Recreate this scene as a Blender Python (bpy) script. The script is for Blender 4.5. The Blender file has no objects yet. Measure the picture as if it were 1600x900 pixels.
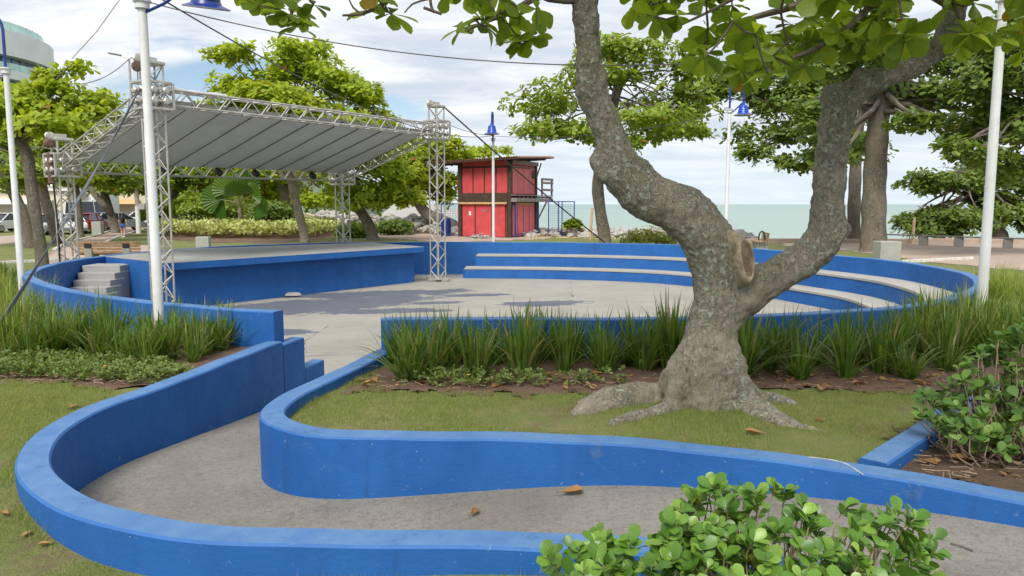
import bpy, math, random
import numpy as np
from mathutils import Vector, Matrix

# ------------------------------------------------------------------ camera, sky, sun
S = bpy.context.scene
COL = S.collection
F = 1160.0                      # focal length in pixels of the 1600 px wide photograph
TH = math.atan(131.0 / F)       # the camera looks down by this much
CZ = 1.6
cam_d = bpy.data.cameras.new('camera'); cam_d.sensor_width = 36.0; cam_d.lens = 36.0 * F / 1600.0
cam_d.clip_start = 0.05; cam_d.clip_end = 20000
cam = bpy.data.objects.new('camera', cam_d); COL.objects.link(cam)
cam.location = (0, 0, CZ); cam.rotation_euler = (math.pi / 2 - TH, 0, 0)
S.camera = cam

SUN_EL, SUN_AZ = math.radians(50), math.radians(194)     # azimuth from +Y clockwise: behind the camera, a little to the left
sun_d = bpy.data.lights.new('sun', 'SUN'); sun_d.energy = 3.2; sun_d.angle = math.radians(26); sun_d.color = (1.0, 0.955, 0.88)
sun = bpy.data.objects.new('sun', sun_d); COL.objects.link(sun)
sdir = Vector((math.sin(SUN_AZ) * math.cos(SUN_EL), math.cos(SUN_AZ) * math.cos(SUN_EL), math.sin(SUN_EL)))
sun.rotation_euler = (-sdir).to_track_quat('-Z', 'Y').to_euler()

S.view_settings.view_transform = 'Standard'; S.view_settings.look = 'None'
S.view_settings.exposure = 0.42; S.view_settings.gamma = 1.0

W = bpy.data.worlds.new('World'); S.world = W; W.use_nodes = True
def build_world():
    nt = W.node_tree; N = nt.nodes; L = nt.links
    for n in list(N): N.remove(n)
    out = N.new('ShaderNodeOutputWorld')
    sky = N.new('ShaderNodeTexSky'); sky.sky_type = 'NISHITA'; sky.sun_disc = False
    sky.sun_elevation = SUN_EL; sky.sun_rotation = SUN_AZ; sky.air_density = 1.0; sky.dust_density = 0.6
    b1 = N.new('ShaderNodeBackground'); b1.inputs[1].default_value = 0.10; L.new(sky.outputs[0], b1.inputs[0])
    tc = N.new('ShaderNodeTexCoord'); sp = N.new('ShaderNodeSeparateXYZ'); L.new(tc.outputs['Generated'], sp.inputs[0])
    def m(op, a, b=None, c=None, clamp=False):
        n = N.new('ShaderNodeMath'); n.operation = op; n.use_clamp = clamp
        for i, v in enumerate((a, b, c)):
            if v is None: continue
            if isinstance(v, (int, float)): n.inputs[i].default_value = v
            else: L.new(v, n.inputs[i])
        return n.outputs[0]
    z = m('MAXIMUM', sp.outputs[2], 0.0)
    zz = m('ADD', z, 0.10)
    cb = N.new('ShaderNodeCombineXYZ')
    L.new(m('DIVIDE', sp.outputs[0], zz), cb.inputs[0]); L.new(m('DIVIDE', sp.outputs[1], zz), cb.inputs[1])
    def noise(scale, det, rough, off, dist=0.0):
        mp = N.new('ShaderNodeMapping'); mp.inputs['Location'].default_value = off; mp.inputs['Scale'].default_value = (1.0, 1.5, 1.0)
        L.new(cb.outputs[0], mp.inputs[0])
        n = N.new('ShaderNodeTexNoise'); n.inputs['Scale'].default_value = scale; n.inputs['Detail'].default_value = det
        n.inputs['Roughness'].default_value = rough; n.inputs['Distortion'].default_value = dist; L.new(mp.outputs[0], n.inputs[0]); return n.outputs['Fac']
    def ss(v, a, b):
        n = N.new('ShaderNodeMapRange'); n.interpolation_type = 'SMOOTHSTEP'; L.new(v, n.inputs[0])
        n.inputs[1].default_value = a; n.inputs[2].default_value = b; return n.outputs[0]
    cov = noise(0.75, 9, 0.58, (3.3, 1.7, 0.0), 0.3)
    # gaps of blue sky, each in its own direction
    gap = None
    for (dx, dz, wx, wz) in ((-0.46, 0.155, 0.10, 0.035), (-0.345, 0.165, 0.07, 0.03), (-0.155, 0.125, 0.07, 0.02), (-0.53, 0.13, .05, .02)):
        ax = m('DIVIDE', m('SUBTRACT', m('DIVIDE', sp.outputs[0], m('MAXIMUM', sp.outputs[1], 0.05)), dx), wx)
        az = m('DIVIDE', m('SUBTRACT', m('DIVIDE', sp.outputs[2], m('MAXIMUM', sp.outputs[1], 0.05)), dz), wz)
        g = m('EXPONENT', m('MULTIPLY', m('ADD', m('MULTIPLY', ax, ax), m('MULTIPLY', az, az)), -1.0))
        gap = g if gap is None else m('ADD', gap, g)
    f = ss(m('SUBTRACT', cov, m('MULTIPLY', gap, 0.22)), 0.28, 0.43)
    hz = ss(sp.outputs[2], 0.13, 0.02)                       # towards the horizon thin even veil
    f = m('MAXIMUM', f, m('MULTIPLY', hz, 0.9))
    shade = ss(noise(1.15, 8, 0.6, (7.1, 4.2, 2.0), 0.4), 0.35, 0.68)
    rp = N.new('ShaderNodeMix'); rp.data_type = 'RGBA'
    L.new(shade, rp.inputs[0]); rp.inputs[6].default_value = (0.55, 0.62, 0.71, 1); rp.inputs[7].default_value = (0.90, 0.91, 0.92, 1)
    hm = N.new('ShaderNodeMix'); hm.data_type = 'RGBA'
    L.new(m('MULTIPLY', hz, 0.75), hm.inputs[0]); L.new(rp.outputs[2], hm.inputs[6]); hm.inputs[7].default_value = (0.66, 0.76, 0.83, 1)
    b2 = N.new('ShaderNodeBackground'); L.new(hm.outputs[2], b2.inputs[0]); b2.inputs[1].default_value = 0.90
    mx = N.new('ShaderNodeMixShader'); L.new(f, mx.inputs[0]); L.new(b1.outputs[0], mx.inputs[1]); L.new(b2.outputs[0], mx.inputs[2])
    L.new(mx.outputs[0], out.inputs[0])
build_world()

# ------------------------------------------------------------------ helpers
RNG = np.random.default_rng(7)
rnd = random.Random(11)
ct, st = math.cos(TH), math.sin(TH)
def ray(px, py):
    u = (px - 800) / F; v = (py - 450) / F
    return Vector((u, ct - v * st, -st - v * ct))
def P(px, py, z):               # the point of the level plane z seen at a pixel of the photograph
    d = ray(px, py); t = (z - CZ) / d.z
    return Vector((d.x * t, d.y * t, z))
def D(px, py, Y):               # the point at distance Y seen at a pixel
    d = ray(px, py); t = Y / d.y
    return Vector((d.x * t, Y, CZ + d.z * t))
def proj(p):
    x, y, z = p[0], p[1], p[2] - CZ
    dep = y * ct - z * st; up = y * st + z * ct
    return 800 + F * x / dep, 450 - F * up / dep, dep
def sstep(a, b, x):
    t = np.clip((np.asarray(x, float) - a) / (b - a), 0, 1); return t * t * (3 - 2 * t)

def shore(x):
    x = np.asarray(x, float)
    return np.where(x > 12, 47.0, np.where(x > -12, 60.0 - 13 * np.clip((x + 12) / 24, 0, 1), 60 + (-12 - x) * 3.2))
def h(x, y):                    # height of the natural ground
    x = np.asarray(x, float); y = np.asarray(y, float)
    z = -0.5 * sstep(9, 22, y) - 0.14 * sstep(24, 42, y)
    z = z - 0.10 * sstep(4.2, 3.2, y) * sstep(0.5, -2.0, x) - 0.12 * sstep(3.3, 2.4, y)
    z = z + 0.012 * np.sin(x * 2.3 + 1) * np.sin(y * 1.9) * sstep(3, 5, y)
    s = shore(x)
    z = z - 4.0 * sstep(s, s + 34, y)
    return z
def G(px, py):
    z = 0.0
    for _ in range(40):
        p = P(px, min(py, 1e4), z); z = 0.5 * z + 0.5 * float(h(p.x, p.y))
    return P(px, py, z)

def mesh_from(name, verts, faces, mats, smooth=False, sharp=None):
    me = bpy.data.meshes.new(name)
    me.from_pydata([tuple(v) for v in verts], [], faces)
    for m_ in (mats if isinstance(mats, (list, tuple)) else [mats]): me.materials.append(m_)
    if smooth:
        me.shade_smooth()
        if sharp: me.set_sharp_from_angle(angle=math.radians(sharp))
    return me
ORG = {}
def link(name, me, parent=None):
    o = bpy.data.objects.new(name, me); COL.objects.link(o)
    if parent is not None: o.parent = parent; ORG[o.name] = ORG.get(parent.name, Vector((0, 0, 0)))
    return o
def tag(o, label=None, cat=None, group=None, kind=None):
    if label: o['label'] = label
    if cat: o['category'] = cat
    if group: o['group'] = group
    if kind: o['kind'] = kind
    return o
def thing(name, loc, label, cat, group=None, rz=0.0, local=False):
    o = bpy.data.objects.new(name, None); COL.objects.link(o); o.location = loc; o.rotation_euler = (0, 0, rz)
    o.empty_display_size = 0.1
    ORG[o.name] = Vector((0, 0, 0)) if local else Vector(loc)
    return tag(o, label, cat, group)

class MB:
    """collects shapes; build() links them as one mesh object"""
    def __init__(s): s.v = []; s.f = []; s.mi = []
    def add(s, vs, fs, m=0):
        b = len(s.v); s.v += [Vector(x) for x in vs]; s.f += [tuple(b + i for i in f) for f in fs]; s.mi += [m] * len(fs); return s
    def box(s, c, size, rz=0.0, bev=0.0, m=0, M=None):
        x, y, z = size[0] / 2, size[1] / 2, size[2] / 2
        if bev <= 0:
            vs = [(a * x, b * y, c_ * z) for a in (-1, 1) for b in (-1, 1) for c_ in (-1, 1)]
            fs = [(0, 1, 3, 2), (4, 6, 7, 5), (0, 4, 5, 1), (2, 3, 7, 6), (0, 2, 6, 4), (1, 5, 7, 3)]
        else:
            bev = min(bev, x * .9, y * .9, z * .9)
            vs = []; idx = {}
            for a in (-1, 1):
                for b in (-1, 1):
                    for c_ in (-1, 1):
                        for ax in range(3):
                            p = [a * (x - bev), b * (y - bev), c_ * (z - bev)]; p[ax] = (a * x, b * y, c_ * z)[ax]
                            idx[(a, b, c_, ax)] = len(vs); vs.append(tuple(p))
            fs = []
            for ax in range(3):
                o1, o2 = [(1, 2), (2, 0), (0, 1)][ax]
                for sg in (-1, 1):
                    q = []
                    for (p1, p2) in ((-1, -1), (1, -1), (1, 1), (-1, 1)):
                        k = [0, 0, 0]; k[ax] = sg; k[o1] = p1; k[o2] = p2; q.append(idx[(k[0], k[1], k[2], ax)])
                    fs.append(tuple(q if sg > 0 else q[::-1]))
            for ax in range(3):
                o1, o2 = [(1, 2), (2, 0), (0, 1)][ax]
                for p1 in (-1, 1):
                    for p2 in (-1, 1):
                        q = []
                        for sg, axx in ((-1, o1), (1, o1), (1, o2), (-1, o2)):
                            k = [0, 0, 0]; k[ax] = sg; k[o1] = p1; k[o2] = p2; q.append(idx[(k[0], k[1], k[2], axx)])
                        fs.append(tuple(q if p1 * p2 < 0 else q[::-1]))
            for a in (-1, 1):
                for b in (-1, 1):
                    for c_ in (-1, 1):
                        q = [idx[(a, b, c_, i)] for i in range(3)]; fs.append(tuple(q if a * b * c_ > 0 else q[::-1]))
        R = M if M is not None else Matrix.Rotation(rz, 3, 'Z')
        c = Vector(c)
        return s.add([R @ Vector(p) + c for p in vs], fs, m)
    def tube(s, pts, rad, n=8, cap=True, m=0):
        pts = [Vector(p) for p in pts]
        if isinstance(rad, (int, float)): rad = [rad] * len(pts)
        vs = []; fs = []; ref = None
        for i, p in enumerate(pts):
            t = (pts[min(i + 1, len(pts) - 1)] - pts[max(i - 1, 0)])
            if t.length < 1e-9: t = Vector((0, 0, 1))
            t.normalize()
            if ref is None: ref = Vector((1, 0, 0)) if abs(t.x) < 0.8 else Vector((0, 1, 0))
            a = (ref - t * ref.dot(t)).normalized(); ref = a; b = t.cross(a)
            for k in range(n):
                w = 2 * math.pi * k / n; vs.append(p + (a * math.cos(w) + b * math.sin(w)) * rad[i])
        for i in range(len(pts) - 1):
            for k in range(n):
                k2 = (k + 1) % n; fs.append((i * n + k, i * n + k2, (i + 1) * n + k2, (i + 1) * n + k))
        if cap: fs.append(tuple(range(n - 1, -1, -1))); fs.append(tuple((len(pts) - 1) * n + k for k in range(n)))
        return s.add(vs, fs, m)
    def lathe(s, c, prof, n=20, m=0, axis=None):
        c = Vector(c); vs = []; fs = []
        R = Matrix.Identity(3) if axis is None else Vector(axis).to_track_quat('Z', 'Y').to_matrix()
        for (r, z) in prof:
            for k in range(n):
                w = 2 * math.pi * k / n; vs.append(c + R @ Vector((r * math.cos(w), r * math.sin(w), z)))
        for i in range(len(prof) - 1):
            for k in range(n):
                k2 = (k + 1) % n; fs.append((i * n + k, i * n + k2, (i + 1) * n + k2, (i + 1) * n + k))
        fs.append(tuple(range(n - 1, -1, -1))); fs.append(tuple((len(prof) - 1) * n + k for k in range(n)))
        return s.add(vs, fs, m)
    def prism(s, poly, z0, z1, m=0):
        n = len(poly); area = sum(poly[i][0] * poly[(i + 1) % n][1] - poly[(i + 1) % n][0] * poly[i][1] for i in range(n))
        if area < 0: poly = poly[::-1]
        vs = [(p[0], p[1], z0) for p in poly] + [(p[0], p[1], z1) for p in poly]
        fs = [tuple(range(n - 1, -1, -1)), tuple(range(n, 2 * n))] + [(i, (i + 1) % n, n + (i + 1) % n, n + i) for i in range(n)]
        return s.add(vs, fs, m)
    def build(s, name, mats, parent=None, smooth=False, sharp=40):
        off = ORG.get(parent.name, Vector((0, 0, 0))) if parent is not None else Vector((0, 0, 0))
        me = mesh_from(name, [v - off for v in s.v], s.f, mats, smooth, sharp)
        if any(s.mi): me.polygons.foreach_set('material_index', s.mi)
        return link(name, me, parent)

def catmull(pts, step=0.06):
    pts = [Vector(p) for p in pts]; out = []
    for i in range(len(pts) - 1):
        p0 = pts[max(i - 1, 0)]; p1 = pts[i]; p2 = pts[i + 1]; p3 = pts[min(i + 2, len(pts) - 1)]
        if i == 0: p0 = p1 * 2 - p2
        if i == len(pts) - 2: p3 = p2 * 2 - p1
        # centripetal form keeps uneven points from overshooting
        t0 = 0.0; t1 = t0 + max((p1 - p0).length, 1e-6) ** .5; t2 = t1 + max((p2 - p1).length, 1e-6) ** .5; t3 = t2 + max((p3 - p2).length, 1e-6) ** .5
        n = max(2, int((p2 - p1).length / step))
        for k in range(n):
            t = t1 + (t2 - t1) * k / n
            a1 = p0 * ((t1 - t) / (t1 - t0)) + p1 * ((t - t0) / (t1 - t0)); a2 = p1 * ((t2 - t) / (t2 - t1)) + p2 * ((t - t1) / (t2 - t1)); a3 = p2 * ((t3 - t) / (t3 - t2)) + p3 * ((t - t2) / (t3 - t2))
            b1 = a1 * ((t2 - t) / (t2 - t0)) + a2 * ((t - t0) / (t2 - t0)); b2 = a2 * ((t3 - t) / (t3 - t1)) + a3 * ((t - t1) / (t3 - t1))
            out.append(b1 * ((t2 - t) / (t2 - t1)) + b2 * ((t - t1) / (t2 - t1)))
    out.append(pts[-1]); return out
def resample(pts, step):
    out = [pts[0]]; acc = 0.0
    for a, b in zip(pts, pts[1:]):
        L_ = (b - a).length; d = step - acc
        while d <= L_:
            out.append(a + (b - a) * (d / L_)); d += step
        acc = L_ - (d - step)
    if (out[-1] - pts[-1]).length > step * .3: out.append(pts[-1])
    return out
def smooth_poly(pts, it=3):
    for _ in range(it):
        pts = [pts[0]] + [(pts[i - 1] + pts[i] * 2 + pts[i + 1]) / 4 for i in range(1, len(pts) - 1)] + [pts[-1]]
    return pts
def offset(pts, d):             # to the left of travel for d > 0
    out = []
    for i, p in enumerate(pts):
        t = pts[min(i + 1, len(pts) - 1)] - pts[max(i - 1, 0)]; t.z = 0; t.normalize()
        out.append(p + Vector((-t.y, t.x, 0)) * d)
    return out
def sweep_wall(mb, pts, t, z0, z1, ch=0.012, wob=0.004, z0f=None):
    prof = [(-t / 2, 0, 0), (-t / 2, 1, -ch), (-t / 2 + ch, 1, 0), (t / 2 - ch, 1, 0), (t / 2, 1, -ch), (t / 2, 0, 0)]
    vs = []; fs = []; n = len(prof); r = random.Random(len(pts))
    w = [0.0] * len(pts); ph = [r.uniform(0, 6) for _ in range(4)]
    for i, p in enumerate(pts):
        tt = pts[min(i + 1, len(pts) - 1)] - pts[max(i - 1, 0)]; tt.z = 0; tt.normalize(); nrm = Vector((-tt.y, tt.x, 0))
        wb = wob * (math.sin(i * .11 + ph[0]) + .6 * math.sin(i * .31 + ph[1])); wl = wob * .7 * math.sin(i * .17 + ph[2])
        for (o, top, dz) in prof:
            q = p + nrm * (o + wl); vs.append((q.x, q.y, (z1 + dz + wb) if top else (z0 if z0f is None else z0f(q.x, q.y))))
    for i in range(len(pts) - 1):
        for k in range(n - 1):
            fs.append((i * n + k, i * n + k + 1, (i + 1) * n + k + 1, (i + 1) * n + k))
    fs.append(tuple(range(n))); fs.append(tuple((len(pts) - 1) * n + k for k in range(n - 1, -1, -1)))
    fs = [f[::-1] for f in fs]
    return mb.add(vs, fs)

# ------------------------------------------------------------------ materials
def newmat(name):
    m = bpy.data.materials.new(name); m.use_nodes = True
    nt = m.node_tree
    for n in list(nt.nodes): nt.nodes.remove(n)
    return m, nt, nt.nodes, nt.links
class NB:
    def __init__(s, name):
        s.m, s.nt, s.N, s.L = newmat(name)
        s.out = s.N.new('ShaderNodeOutputMaterial'); s.bsdf = s.N.new('ShaderNodeBsdfPrincipled')
        s.L.new(s.bsdf.outputs[0], s.out.inputs[0]); s.tc = s.N.new('ShaderNodeTexCoord'); s.co = s.tc.outputs['Object']
    def set(s, sock, v):
        if isinstance(v, (int, float)): sock.default_value = v
        elif isinstance(v, tuple): sock.default_value = v if len(v) == 4 or sock.type == 'VECTOR' else (*v, 1)
        else: s.L.new(v, sock)
    def noise(s, scale, det=4, rough=.55, dist=0.0, co=None, w=None, stretch=None):
        n = s.N.new('ShaderNodeTexNoise'); n.inputs['Scale'].default_value = scale; n.inputs['Detail'].default_value = det
        n.inputs['Roughness'].default_value = rough; n.inputs['Distortion'].default_value = dist
        c = co or s.co
        if stretch or w:
            mp = s.N.new('ShaderNodeMapping'); mp.inputs['Scale'].default_value = stretch or (1, 1, 1)
            if w: mp.inputs['Location'].default_value = (w, w * 1.7, w * .6)
            s.L.new(c, mp.inputs[0]); c = mp.outputs[0]
        s.L.new(c, n.inputs[0]); return n.outputs['Fac']
    def ss(s, v, a, b, lo=0.0, hi=1.0):
        n = s.N.new('ShaderNodeMapRange'); n.interpolation_type = 'SMOOTHSTEP'; s.L.new(v, n.inputs[0])
        n.inputs[1].default_value = a; n.inputs[2].default_value = b; n.inputs[3].default_value = lo; n.inputs[4].default_value = hi; return n.outputs[0]
    def mix(s, f, a, b, mode='MIX'):
        n = s.N.new('ShaderNodeMix'); n.data_type = 'RGBA'; n.blend_type = mode
        s.set(n.inputs[0], f); s.set(n.inputs[6], a); s.set(n.inputs[7], b); return n.outputs[2]
    def math(s, op, a, b=None, c=None, clamp=False):
        n = s.N.new('ShaderNodeMath'); n.operation = op; n.use_clamp = clamp
        for i, v in enumerate((a, b, c)):
            if v is not None: s.set(n.inputs[i], v)
        return n.outputs[0]
    def bump(s, hgt, strength=.3, dist=.01):
        b = s.N.new('ShaderNodeBump'); b.inputs['Strength'].default_value = strength; b.inputs['Distance'].default_value = dist
        s.L.new(hgt, b.inputs['Height']); s.L.new(b.outputs[0], s.bsdf.inputs['Normal']); return b
    def col(s, c): s.set(s.bsdf.inputs['Base Color'], c)
    def rough(s, r): s.set(s.bsdf.inputs['Roughness'], r)
def plain(name, c, rough=.6, var=.25, scale=6, bump=.15, metal=0.0, bscale=40, bdist=.004, dirt=None):
    b = NB(name); n = b.noise(scale, 5)
    a = tuple(x * (1 - var) for x in c); z = tuple(min(1, x * (1 + var)) for x in c)
    cc = b.mix(b.ss(n, .3, .7), a, z)
    if dirt: cc = b.mix(b.ss(b.noise(scale * .6, 7, .7, w=4), .48, .72, 0, .8), cc, dirt)
    b.col(cc); b.rough(rough); b.set(b.bsdf.inputs['Metallic'], metal)
    if bump: b.bump(b.noise(bscale, 4), bump, bdist)
    return b.m

def blue_paint(name):
    b = NB(name)
    g = b.N.new('ShaderNodeNewGeometry'); sp = b.N.new('ShaderNodeSeparateXYZ'); b.L.new(g.outputs['Normal'], sp.inputs[0])
    up = b.ss(sp.outputs[2], .6, .95)
    n1 = b.noise(1.7, 8, .65); n2 = b.noise(9, 6, .6, w=3); n3 = b.noise(2.6, 6, .6, stretch=(1, 1, .22), w=8)
    c = b.mix(b.ss(n1, .3, .7), (.012, .092, .315), (.018, .118, .375))
    c = b.mix(b.ss(n3, .50, .78, 0, .45), c, (.012, .072, .26))
    dust = b.mix(b.ss(n1, .3, .7), (.085, .185, .37), (.12, .22, .39))
    c = b.mix(b.math('MULTIPLY', up, b.ss(n2, .2, .75, .55, .95)), c, dust)
    # scuffs and chips with a shape of their own
    c = b.mix(b.ss(b.noise(14, 8, .7, w=5), .63, .70, 0, .6), c, (.17, .25, .37))
    c = b.mix(b.ss(b.noise(3.4, 9, .75, w=12), .60, .72, 0, .5), c, (.10, .15, .23))
    c = b.mix(b.ss(b.noise(5.5, 8, .75, stretch=(1, 1, .12), w=31), .57, .68, 0, .42), c, (.02, .06, .17))
    c = b.mix(b.ss(b.noise(7.5, 9, .8, w=41), .655, .68, 0, .8), c, (.16, .20, .27)); c = b.mix(b.ss(b.noise(42, 4, .6, w=45), .70, .73, 0, .8), c, (.30, .36, .44))
    b.col(c); b.rough(b.ss(n2, .2, .8, .55, .78)); b.bsdf.inputs['Specular IOR Level'].default_value = .35
    b.bump(b.math('ADD', b.noise(26, 6, .6, stretch=(1, 1, 1.8)), b.math('MULTIPLY', b.noise(90, 3), .4)), .28, .008)
    return b.m
M_BLUE = blue_paint('blue_painted_render')

def concrete(name, c1, c2, dark, stains=None, sc=1.0, cracks=True):
    b = NB(name)
    n = b.noise(1.1 * sc, 8, .62); f = b.noise(60, 5, .7, w=2); md = b.noise(7 * sc, 7, .65, w=6)
    c = b.mix(b.ss(n, .3, .7), c1, c2)
    c = b.mix(b.ss(md, .5, .78, 0, .55), c, dark)
    c = b.mix(b.ss(f, .60, .72, 0, .5), c, tuple(x * .6 for x in c1))
    c = b.mix(b.ss(b.noise(140, 2, .5, w=9), .64, .72, 0, .5), c, tuple(min(1, x * 1.45) for x in c2))
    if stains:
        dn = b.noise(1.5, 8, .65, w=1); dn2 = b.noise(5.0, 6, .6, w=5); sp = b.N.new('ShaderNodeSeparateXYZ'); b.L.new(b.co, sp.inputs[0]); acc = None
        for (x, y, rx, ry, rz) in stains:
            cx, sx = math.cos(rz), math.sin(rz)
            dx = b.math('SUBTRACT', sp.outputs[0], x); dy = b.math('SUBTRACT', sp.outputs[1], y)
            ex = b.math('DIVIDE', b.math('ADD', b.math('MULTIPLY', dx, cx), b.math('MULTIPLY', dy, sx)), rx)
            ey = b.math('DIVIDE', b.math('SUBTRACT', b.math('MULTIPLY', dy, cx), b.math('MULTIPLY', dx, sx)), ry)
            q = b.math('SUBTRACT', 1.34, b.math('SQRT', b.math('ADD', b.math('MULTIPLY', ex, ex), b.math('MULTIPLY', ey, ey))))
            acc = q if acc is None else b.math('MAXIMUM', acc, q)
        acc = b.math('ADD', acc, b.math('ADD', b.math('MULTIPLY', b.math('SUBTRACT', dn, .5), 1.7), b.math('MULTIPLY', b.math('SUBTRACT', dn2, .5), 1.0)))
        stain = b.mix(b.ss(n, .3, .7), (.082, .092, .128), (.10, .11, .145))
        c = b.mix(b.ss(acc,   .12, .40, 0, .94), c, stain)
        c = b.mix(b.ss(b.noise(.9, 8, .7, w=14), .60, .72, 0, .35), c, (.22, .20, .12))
    if cracks:
        v = b.N.new('ShaderNodeTexVoronoi'); v.feature = 'DISTANCE_TO_EDGE'; v.inputs['Scale'].default_value = .42
        w = b.N.new('ShaderNodeMix'); w.data_type = 'VECTOR'; w.inputs[0].default_value = .06
        nc = b.N.new('ShaderNodeTexNoise'); nc.inputs['Scale'].default_value = 3; nc.inputs['Detail'].default_value = 5; b.L.new(b.co, nc.inputs[0])
        b.L.new(b.co, w.inputs[4]); b.L.new(nc.outputs['Color'], w.inputs[5]); b.L.new(w.outputs[1], v.inputs['Vector'])
        c = b.mix(b.math('MULTIPLY', b.ss(v.outputs[0], .006, .001), b.ss(b.noise(.8, 3, w=20), .45, .6)), c, (.10, .095, .09))
    b.col(c); b.rough(.88); b.bump(b.math('ADD', f, b.math('MULTIPLY', md, 1.5)), .4, .006)
    return b.m

def pebble_asphalt(name):
    b = NB(name)
    n = b.noise(1.3, 7, .6); f = b.noise(75, 6, .75); g = b.noise(24, 7, .72, w=4)
    c = b.mix(b.ss(n, .3, .7), (.185, .172, .152), (.26, .244, .218))
    c = b.mix(b.ss(g, .46, .66, 0, .55), c, (.11, .10, .087)); c = b.mix(b.ss(b.noise(31, 6, .7, w=23), .54, .68, 0, .5), c, (.26, .24, .21))
    c = b.mix(b.ss(f, .55, .66, 0, .8), c, (.06, .055, .048)); c = b.mix(b.ss(b.noise(110, 3, .6, w=5), .60, .68, 0, .8), c, (.40, .37, .32))
    c = b.mix(b.ss(b.noise(4.2, 8, .72, w=9), .56, .70, 0, .65), c, (.11, .098, .082))
    c = b.mix(b.ss(b.noise(1.0, 6, .65, w=16), .52, .70, 0, .5), c, (.21, .18, .14))
    b.col(c); b.rough(.92); b.bump(b.math('ADD', f, g), .8, .008); return b.m

def lawn_mat(name):
    b = NB(name)
    n = b.noise(.55, 7, .6); m_ = b.noise(3.0, 8, .68, w=3); f = b.noise(70, 6, .7, w=7)
    c = b.mix(b.ss(n, .3, .7), (.12, .155, .035), (.18, .195, .055))
    c = b.mix(b.ss(m_, .48, .66, 0, .7), c, (.25, .205, .10))
    c = b.mix(b.ss(f, .5, .7, 0, .75), c, (.045, .07, .018)); c = b.mix(b.ss(b.noise(1.2, 8, .7, w=11), .54, .64, 0, .9), c, (.15, .10, .06))
    b.col(c); b.rough(.95); b.bump(f, .9, .02); return b.m
def soil_mat(name, c1, c2):
    b = NB(name)
    n = b.noise(2.2, 8, .68); f = b.noise(45, 6, .7, w=2)
    c = b.mix(b.ss(n, .3, .7), c1, c2); c = b.mix(b.ss(f, .5, .72, 0, .7), c, tuple(x * .4 for x in c1))
    c = b.mix(b.ss(b.noise(120, 4, .7, w=7), .60, .68, 0, .55), c, (.33, .25, .16))
    b.col(c); b.rough(.97); b.bump(b.math('ADD', f, n), .9, .03); return b.m

M_FLOOR = None
M_PATH = pebble_asphalt('rough_path_concrete')
M_LAWN = lawn_mat('mown_lawn')
M_SOIL = soil_mat('red_brown_soil', (.125, .07, .045), (.19, .115, .08))
M_DSOIL = soil_mat('dark_bed_soil', (.085, .055, .036), (.13, .085, .055))
M_PROM = concrete('pinkish_promenade', (.36, .27, .215), (.43, .335, .27), (.27, .21, .17), cracks=False)
M_ROAD = plain('grey_road', (.22, .21, .205), .9, .2, 1.5)
M_SAND = plain('beach_sand', (.52, .40, .24), .95, .15, 2)
M_STEP = concrete('grey_step_concrete', (.29, .285, .28), (.36, .35, .34), (.21, .205, .20), cracks=False)
M_TREAD = concrete('bench_tread_concrete', (.32, .305, .275), (.38, .365, .33), (.24, .23, .21), cracks=False)
M_STAGE = concrete('stage_top_concrete', (.27, .27, .26), (.33, .33, .315), (.19, .19, .185))
M_BLOCK = concrete('cast_block_concrete', (.31, .31, .28), (.37, .37, .335), (.24, .25, .21), sc=2, cracks=False)
M_WHITE = plain('white_pole_paint', (.62, .63, .62), .42, .06, 3, .05, dirt=(.52, .51, .47))
M_KERB = plain('whitewashed_kerb', (.62, .60, .55), .9, .2, 5, .3, dirt=(.35, .3, .25))
M_ALU = plain('weathered_aluminium', (.46, .445, .405), .48, .14, 4, .08, .55, dirt=(.36, .32, .26))
M_RUST = plain('rusty_winch', (.13, .075, .055), .7, .3, 20)
M_CANVAS = plain('grey_white_canvas', (.55, .56, .555), .7, .05, 1.2, .12, bscale=6, bdist=.02, dirt=(.48, .485, .48))
M_SEAM = plain('canvas_seam', (.13, .12, .11), .8, .1)
M_STRAP = plain('grey_ratchet_strap', (.085, .095, .115), .75, .15)
M_CABLE = plain('dark_cable', (.025, .025, .028), .6, .1)
M_WIRE = plain('old_wire', (.07, .06, .055), .6, .1)
M_DBLUE = plain('dark_blue_enamel', (.012, .035, .20), .3, .15, 6, .03)
M_BLUEL = plain('blue_lamp_enamel', (.010, .06, .42), .3, .15, 6, .03)
M_LAMPIN = plain('grey_lamp_rim', (.20, .20, .21), .5, .15)
M_RED = plain('red_painted_board', (.52, .062, .066), .6, .14, 2.2, .1, dirt=(.48, .05, .056))
M_PINK = plain('pink_red_board', (.66, .13, .15), .6, .1, 2.2, .1)  # paler, pinker red for the boards on the kiosk's right side
M_DWOOD = plain('dark_brown_timber', (.055, .030, .020), .7, .3, 5, .2)
M_GWOOD = plain('grey_weathered_timber', (.22, .19, .18), .8, .25, 5, .2)
M_YWOOD = plain('pale_yellow_timber', (.55, .36, .16), .7, .15)
M_STAKE = plain('raw_timber_stake', (.50, .34, .22), .8, .15)
M_TILE = plain('clay_roof_tile', (.36, .16, .11), .8, .35, 8, .2)
M_SLAT = plain('bench_slat_wood', (.33, .19, .10), .6, .3, 7, .2)
M_BLACK = plain('black_iron', (.02, .02, .02), .5, .1)
M_ROCK = plain('pale_breakwater_rock', (.36, .34, .31), .9, .35, 3, .4, bscale=8, bdist=.05, dirt=(.24, .22, .20))
M_TYRE = plain('grey_tyre_rubber', (.20, .18, .16), .85, .2)
M_PAPER = plain('white_notice_paper', (.72, .72, .72), .8, .05)
M_SKIN = plain('skin', (.50, .29, .20), .6, .05, bump=0)
M_HAIR = plain('dark_brown_hair', (.025, .015, .010), .5, .2)
M_DENIM = plain('blue_denim', (.05, .12, .34), .8, .15)
M_LDENIM = plain('pale_denim', (.32, .42, .55), .8, .15)
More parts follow.
